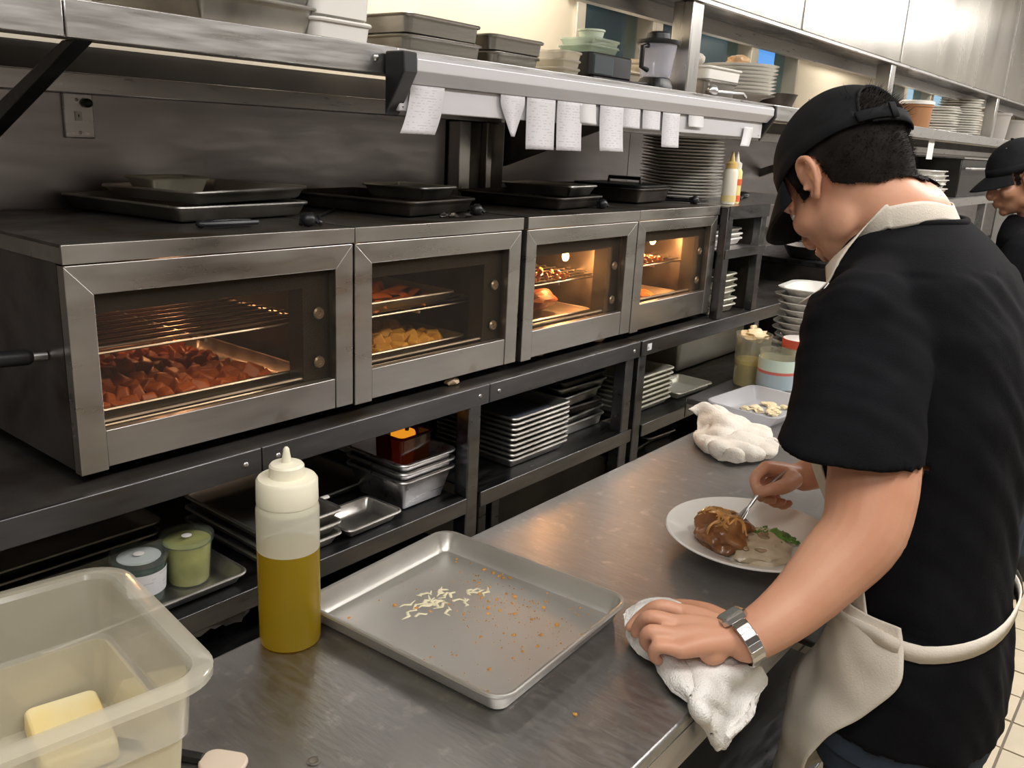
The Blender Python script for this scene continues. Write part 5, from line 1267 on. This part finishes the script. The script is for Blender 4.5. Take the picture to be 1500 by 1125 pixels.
# hollow out the hem: a band below it is left to the jeans; collar ring
def bvh(ob_):
    d = Vector(ob_.parent.location); return BVHTree.FromPolygons([v.co+d for v in ob_.data.vertices], [tuple(p.vertices) for p in ob_.data.polygons])
TB = [bvh(B1), bvh(S1)]
def onto(k, n, h, lift, tilt, trees=TB):
    a = 2*PI*k/n; dr = NEX*math.cos(a)+NEY*math.sin(a); o_ = nb+NX*(h-tilt*math.sin(a))
    best = .055
    for t_ in trees:
        hit = t_.ray_cast(o_+dr*.22, -dr, .22)
        if hit[0] is not None: best = max(best, (hit[0]-o_).dot(dr))
    return o_+dr*(min(best, .105)+lift)
cr = [RIM[k]-N2*.001 for k in range(48)]
for _ in range(2): cr = [(cr[k-1]+cr[k]*2+cr[(k+1) % 48])/4 for k in range(48)]
MB().tube(cr+[cr[0]], .0055, 10).build('collar', SHIRT, P1, ang=180)
# jeans and shoes
je = MB()
je.loft([torso_ring(z, 1.336, .234+.0*z, a, b) for z, a, b in ((.66, .170, .122), (.76, .172, .124), (.86, .165, .118))])
for s in (-1, 1):
    limb(je, [(1.336+s*.082, .232, .76), (1.336+s*.086, .228, .54), (1.336+s*.092, .205, .30), (1.336+s*.095, .195, .09)], [.092, .080, .066, .064], 18, 5)
jn = vox(je, 'jeans', .007, 6, DENIM, P1)
wbnd = [torso_ring(z, 1.336, .234, a, b, off=o_) for z, a, b, o_ in ((.705, .172, .124, .001), (.705, .172, .124, .005), (.745, .170, .122, .005), (.745, .170, .122, .001))]
MB().loft(wbnd+[wbnd[0]], False, False).build('waistband', DENIM, P1, ang=60)
for s in (-1, 1):
    x = 1.336+s*.095
    MB().loft([rr(.095, .275, .045, 0, x, .235), rr(.098, .28, .046, .02, x, .235), rr(.092, .262, .044, .045, x, .232), rr(.082, .19, .038, .075, x, .205), rr(.076, .11, .036, .10, x, .175)]).build('shoe', SHOE, P1)
# apron: skirt, bib, strings
def ringpt(z, phi, off, flare=1.):
    cx, cy2, a, b = flame(z, TOR)
    c, s = -math.sin(phi), math.cos(phi); e = .9
    return Vector((cx+(a+off)*math.copysign(abs(c)**e, c), cy2+(b+off)*flare*math.copysign(abs(s)**e, s), z))
def sheet(name, rows, material, thick=.0022, nu=50, nv=44, fold=.006, seed=0.):
    V, Fs = patch(rows, nu, nv)
    me = bpy.data.meshes.new(name); me.from_pydata([tuple(v) for v in V], [], Fs); me.update(); nn = [v.normal.copy() for v in me.vertices]
    for v, q in zip(me.vertices, nn):
        c = v.co; v.co = c+q*(fold*noise.noise(Vector((c.x*11+c.z*5+seed, c.y*11, c.z*6)))+fold*.35*noise.noise(Vector((c.x*30-c.z*22, c.y*30, c.z*16+seed))))
    for v in me.vertices: v.co -= Vector(P1.location)
    me.materials.append(material); sm(me, 180)
    o = bpy.data.objects.new(name, me); COL.objects.link(o); o.parent = P1
    s = o.modifiers.new('s', 'SOLIDIFY'); s.thickness = thick; s.offset = 1
    return o
rows = []
for z, pl_, pr_, off in ((.930, 94, -92, .012), (.897, 97, -96, .013), (.855, 96, -96, .013), (.80, 84, -92, .016), (.73, 69, -88, .030), (.61, 58, -84, .036), (.46, 52, -80, .040)):
    rows.append([ringpt(max(z, .735), R(pl_+(pr_-pl_)*k/8), off)+Vector((0, 0, min(0, z-.735))) for k in range(9)])
rows = [list(c) for c in zip(*rows)]
sheet('apron_skirt', rows, APRON, fold=.013)
rows = []
for z, h, off, fwd in ((.922, 74, .012, .0), (1.01, 66, .012, .004), (1.12, 56, .030, .018), (1.23, 46, .022, .022), (1.33, 36, .018, .018)):
    rows.append([ringpt(z, R(h-2*h*k/6), off)+Vector((0, fwd, 0)) for k in range(7)])
rows = [list(c) for c in zip(*rows)]
sheet('apron_bib', rows, APRON, fold=.004, seed=4)
def strap_path(pts, hh, nm, side):
    """flat cloth strap: width hh across, along the points; side gives the across direction at each point"""
    rings = []
    n = len(pts)
    for i, p in enumerate(pts):
        p = Vector(p); s_ = Vector(side[i] if isinstance(side, list) else side).normalized()
        t = (Vector(pts[min(i+1, n-1)])-Vector(pts[max(i-1, 0)])).normalized(); nn = t.cross(s_).normalized()
        rings.append([p+s_*hh/2+nn*.0012, p-s_*hh/2+nn*.0012, p-s_*hh/2-nn*.0012, p+s_*hh/2-nn*.0012])
    return MB().loft(rings).build(nm, APRON, P1, ang=180)
strap_path([ringpt(.903+.024*min(1, max(0, (k-2)/9)), R(90+8.*k), .013) for k in range(23)], .026, 'waist_string', (0, 0, 1))
strap_path([ringpt(.907+.004*math.sin(k), R(94-9.4*k), .017) for k in range(21)], .022, 'waist_tie', (0, 0, 1))
# neck strap: over the shoulders and behind the neck
tl = ringpt(1.33, R(33), .022)+Vector((0, .018, 0)); tr_ = ringpt(1.33, R(-33), .022)+Vector((0, .018, 0))
rows = [[], [], [], []]
for k in range(23, 50):                                  # round the back of the neck, side to side
    kk = k % 48; a = 2*PI*kk/48; out = N2X*math.cos(a)+N2Y*math.sin(a)
    for lst, h_ in zip(rows, (.004, .014, .024, .034)):
        o_ = cr[kk]+N2*h_; ax_ = nb+N2*((o_-nb).dot(N2)); best = .050
        hit = TB[0].ray_cast(ax_+out*.2, -out, .2)
        if hit[0] is not None: best = max(best, (hit[0]-ax_).dot(out))
        lst.append(ax_+out*(min(best, .100)+.0045))
for _ in range(3):
    for q in rows: q[1:-1] = [(q[k-1]+q[k]*2+q[k+1])/4 for k in range(1, len(q)-1)]
def chest(p):
    hit = TB[1].ray_cast(Vector((p.x, 1.0, p.z)), Vector((0, -1, 0)), 1.0)
    return Vector((p.x, (hit[0].y if hit[0] is not None else p.y)+.005, p.z))
out_rows = []
for i_, q in enumerate(rows):
    e = (i_-1.5)*.010
    L0, R0 = q[0], q[-1]
    La = chest(L0.lerp(tl, .45)+Vector((-e, 0, 0))); Lb = chest(L0.lerp(tl, .75)+Vector((-e, 0, 0))); Ra = chest(R0.lerp(tr_, .45)+Vector((e, 0, 0))); Rb = chest(R0.lerp(tr_, .75)+Vector((e, 0, 0)))
    out_rows.append([tl+Vector((-e, .004, 0)), Lb, La]+q+[Ra, Rb, tr_+Vector((e, .004, 0))])
V, Fs = patch(out_rows, 90, 6)
o = MB().add(V, Fs).build('neck_strap', APRON, P1, ang=180); o.modifiers.new('s', 'SOLIDIFY').thickness = .002
# wristwatch
ax = (at(1134, 911, 1.10)-WR).normalized()
wc = at(1089, 937, 1.093)
t1 = Vector((0, 0, 1)); t1 = (t1-ax*t1.dot(ax)).normalized(); t2 = ax.cross(t1)
wt_ = MB(); RW1, RW2 = .0305, .0335
face_dir = (t1*.86+(-rt)*.10+Vector((0, .5, 0))).normalized(); face_dir = (face_dir-ax*face_dir.dot(ax)).normalized(); fs_ = ax.cross(face_dir)
case = MB()
def boxat(mb, c, ux, uy, uz, hx, hy, hz_, ch=.003):
    q0 = [(-hx+ch, -hy), (hx-ch, -hy), (hx, -hy+ch), (hx, hy-ch), (hx-ch, hy), (-hx+ch, hy), (-hx, hy-ch), (-hx, -hy+ch)]
    mb.loft([[c+ux*a*k+uy*b*k+uz*z for a, b in q0] for z, k in ((-hz_, 1), (hz_*.5, 1), (hz_, .88))])
cc = wc+face_dir*(RW1+.003)
boxat(case, cc, ax, fs_, face_dir, .0175, .0165, .0042, .005)
wch = case.build('wristwatch', WATCHM, P1, smooth=False)
d_ = MB(); boxat(d_, cc+face_dir*.0042, ax, fs_, face_dir, .0125, .0125, .0006, .002)
o = d_.build('watch_dial', DIAL, wch, world=False, smooth=False)
for v in o.data.vertices: v.co -= Vector(P1.location)
for k in range(1, 22):
    a = .42+(2*PI-.84)*k/22; dr = face_dir*math.cos(a)+fs_*math.sin(a); tg_ = -face_dir*math.sin(a)+fs_*math.cos(a)
    l_ = MB(); boxat(l_, wc+dr*(RW1+.0022), ax, tg_, dr, .0095, .0042, .0014, .001)
    o = l_.build('band_link', WATCHM, wch, world=False, smooth=False)
    for v in o.data.vertices: v.co -= Vector(P1.location)
# fork in the right hand
fa = at(1150, 690, 1.50); fb = at(1108, 728, 1.462); fc = cz(1078, 768, .945)
fk = thing('fork', tuple(fc), 'steel fork in the cook\'s right hand, its tines in the food', 'fork')
dd = (fc-fb).normalized(); sd_ = dd.cross(Vector((0, 0, 1))).normalized()
MB().tube([fa, fb, fb.lerp(fc, .5), fc-dd*.03], [.0042, .0036, .0026, .0030], 10).build('handle', STEEL, fk)
for k in (-1.5, -.5, .5, 1.5): MB().tube([fc-dd*.034+sd_*k*.002, fc-dd*.02+sd_*k*.0048, fc+dd*.012+sd_*k*.0046], [.0016, .0016, .0009], 8).build('tine', STEEL, fk)
# the towel under the left hand, hanging over the table edge
E1 = .372
def Hg(px, py, y): return cy(px, py, y)
cloth('wiping_towel', [
    [W(914, 905, .918), W(938, 882, .926), W(975, 876, .930), W(1010, 884, .925), W(1035, 893, .910)],
    [W(921, 935, .910), W(945, 915, .935), W(985, 910, .938), W(1025, 912, .930), W(1062, 915, .915)],
    [W(935, 956, .908), W(958, 950, .930), W(998, 945, .936), W(1040, 945, .930), W(1095, 950, .925)],
    [W(958, 975, .908), W(985, 975, .925), W(1022, 982, .930), W(1065, 985, .925), W(1115, 975, .915)],
    [W(985, 1008, .908), W(1010, 1012, .924), W(1045, 1020, .918), Hg(1085, 1022, .352), Hg(1118, 1000, .345)],
    [W(1012, 1040, .905), W(1032, 1046, .912), Hg(1060, 1052, .352), Hg(1085, 1056, .340), Hg(1105, 1035, .336)],
    [Hg(1034, 1072, .358), Hg(1045, 1078, .350), Hg(1060, 1085, .345), Hg(1075, 1078, .336), Hg(1085, 1062, .332)],
    [Hg(1045, 1088, .356), Hg(1050, 1094, .350), Hg(1056, 1098, .344), Hg(1064, 1092, .338), Hg(1070, 1082, .334)]], TERRY,
    'white terry towel bunched under the cook\'s left hand, hanging over the table edge', .009, .007, 24, 9, 70)
# ------------------------------------------------------------------ the second cook
P2c = at(1492, 262, 3.05)
P2 = thing('person', (P2c.x+.03, P2c.y-.18, 0), 'person in black cap and dark shirt at the right edge, looking down', 'person')
M2 = Matrix.Translation(P2c) @ Matrix.Rotation(R(30), 4, 'Z') @ Matrix.Rotation(R(-24), 4, 'X')
b2 = MB(); head_prims(b2, M2); n2 = P2c+Vector((.04, -.10, -.175))
limb(b2, [M2 @ Vector((0, -.022, -.030)), M2 @ Vector((0, -.03, -.09)), n2], [.056, .056, .064], 20, 5)
T2 = [(.70, .0, -.06, .175, .125), (.90, .0, -.05, .165, .120), (1.08, .01, -.02, .175, .125), (1.22, .02, .02, .195, .125), (1.30, .03, .05, .18, .10), (1.345, .035, .065, .12, .08), (1.375, .04, .07, .07, .06)]
T2 = [(z, P2.location.x+a, P2.location.y+b+.06, c, d) for z, a, b, c, d in T2]
b2.loft([torso_ring(*r, off=-.014) for r in T2])
arms = []
for s in (-1, 1):
    S = n2+Vector((s*.19, .02, -.075)); Eb = S+Vector((s*.04, .05, -.27)); Wr = Eb+Vector((-s*.10, .22, -.02)); arms.append((s, S, Eb))
    limb(b2, [S, S.lerp(Eb, .5), Eb, Wr], [.05, .05, .042, .028], 14, 4)
    for k in range(4):
        q = Wr+Vector((-s*.02+.018*(k-1.5), .085, -.005)); limb(b2, [Wr, q, q+Vector((0, .035, -.012)), q+Vector((0, .045, -.035))], [.018, .0105, .009, .0075], 10, 3)
    limb(b2, [Wr+Vector((-s*.02, .02, 0)), Wr+Vector((-s*.045, .055, -.012)), Wr+Vector((-s*.05, .085, -.02))], [.014, .011, .0085], 10, 3)
for s in (-1, 1): limb(b2, [(P2.location.x+s*.085, P2.location.y, .80), (P2.location.x+s*.09, P2.location.y, .5), (P2.location.x+s*.09, P2.location.y-.02, .10)], [.07, .055, .042], 14, 4)
B2 = vox(b2, 'body', .0042, 2, SKIN2, P2, soften(M2, 14))
face_parts(M2, P2)
hair_from(B2, M2, 'hair', HAIR, P2, hl1, .005, 1500, .008, 5)
make_cap(M2, P2, False)
s2 = MB(); s2.loft([torso_ring(*r, off=.006) for r in T2])
for s, S, Eb in arms:
    limb(s2, [n2+Vector((s*.05, 0, -.03)), S, S.lerp(Eb, .65)], [.062, .066, .064], 16, 5)
vox(s2, 'shirt', .009, 5, SHIRT, P2)
j2 = MB(); x2, y2 = P2.location.x, P2.location.y
j2.loft([torso_ring(z, x2, y2, a, b) for z, a, b in ((.62, .165, .118), (.72, .168, .12), (.80, .16, .115))])
for s in (-1, 1): limb(j2, [(x2+s*.082, y2, .72), (x2+s*.088, y2, .5), (x2+s*.092, y2-.02, .09)], [.09, .075, .062], 16, 5)
vox(j2, 'trousers', .01, 5, DENIM, P2)
for s in (-1, 1):
    x = x2+s*.092
    MB().loft([rr(.095, .275, .045, 0, x, y2+.02), rr(.098, .28, .046, .02, x, y2+.02), rr(.082, .19, .038, .07, x, y2-.01), rr(.076, .11, .036, .10, x, y2-.03)]).build('shoe', SHOE, P2)
MB().tube([n2+Vector((-.075, .05, .0)), n2+Vector((-.07, .0, .035)), n2+Vector((0, -.055, .05)), n2+Vector((.07, .0, .035)), n2+Vector((.075, .05, .0))], .011, 10, flat=.3).build('apron_strap', APRON, P2)
AP2 = []
for z, h, off in ((1.22, 36, .020), (1.08, 50, .022), (.92, 70, .020), (.74, 74, .030)):
    cx, cy2, a, b = flame(z, T2); AP2.append([Vector((cx-(a+off)*math.sin(R(h-2*h*k/6)), cy2+(b+off)*math.cos(R(h-2*h*k/6)), z)) for k in range(7)])
V, Fs = patch([list(c) for c in zip(*AP2)], 24, 24); o = MB().add(V, Fs).build('apron', APRON, P2, ang=180); o.modifiers.new('s', 'SOLIDIFY').thickness = .002
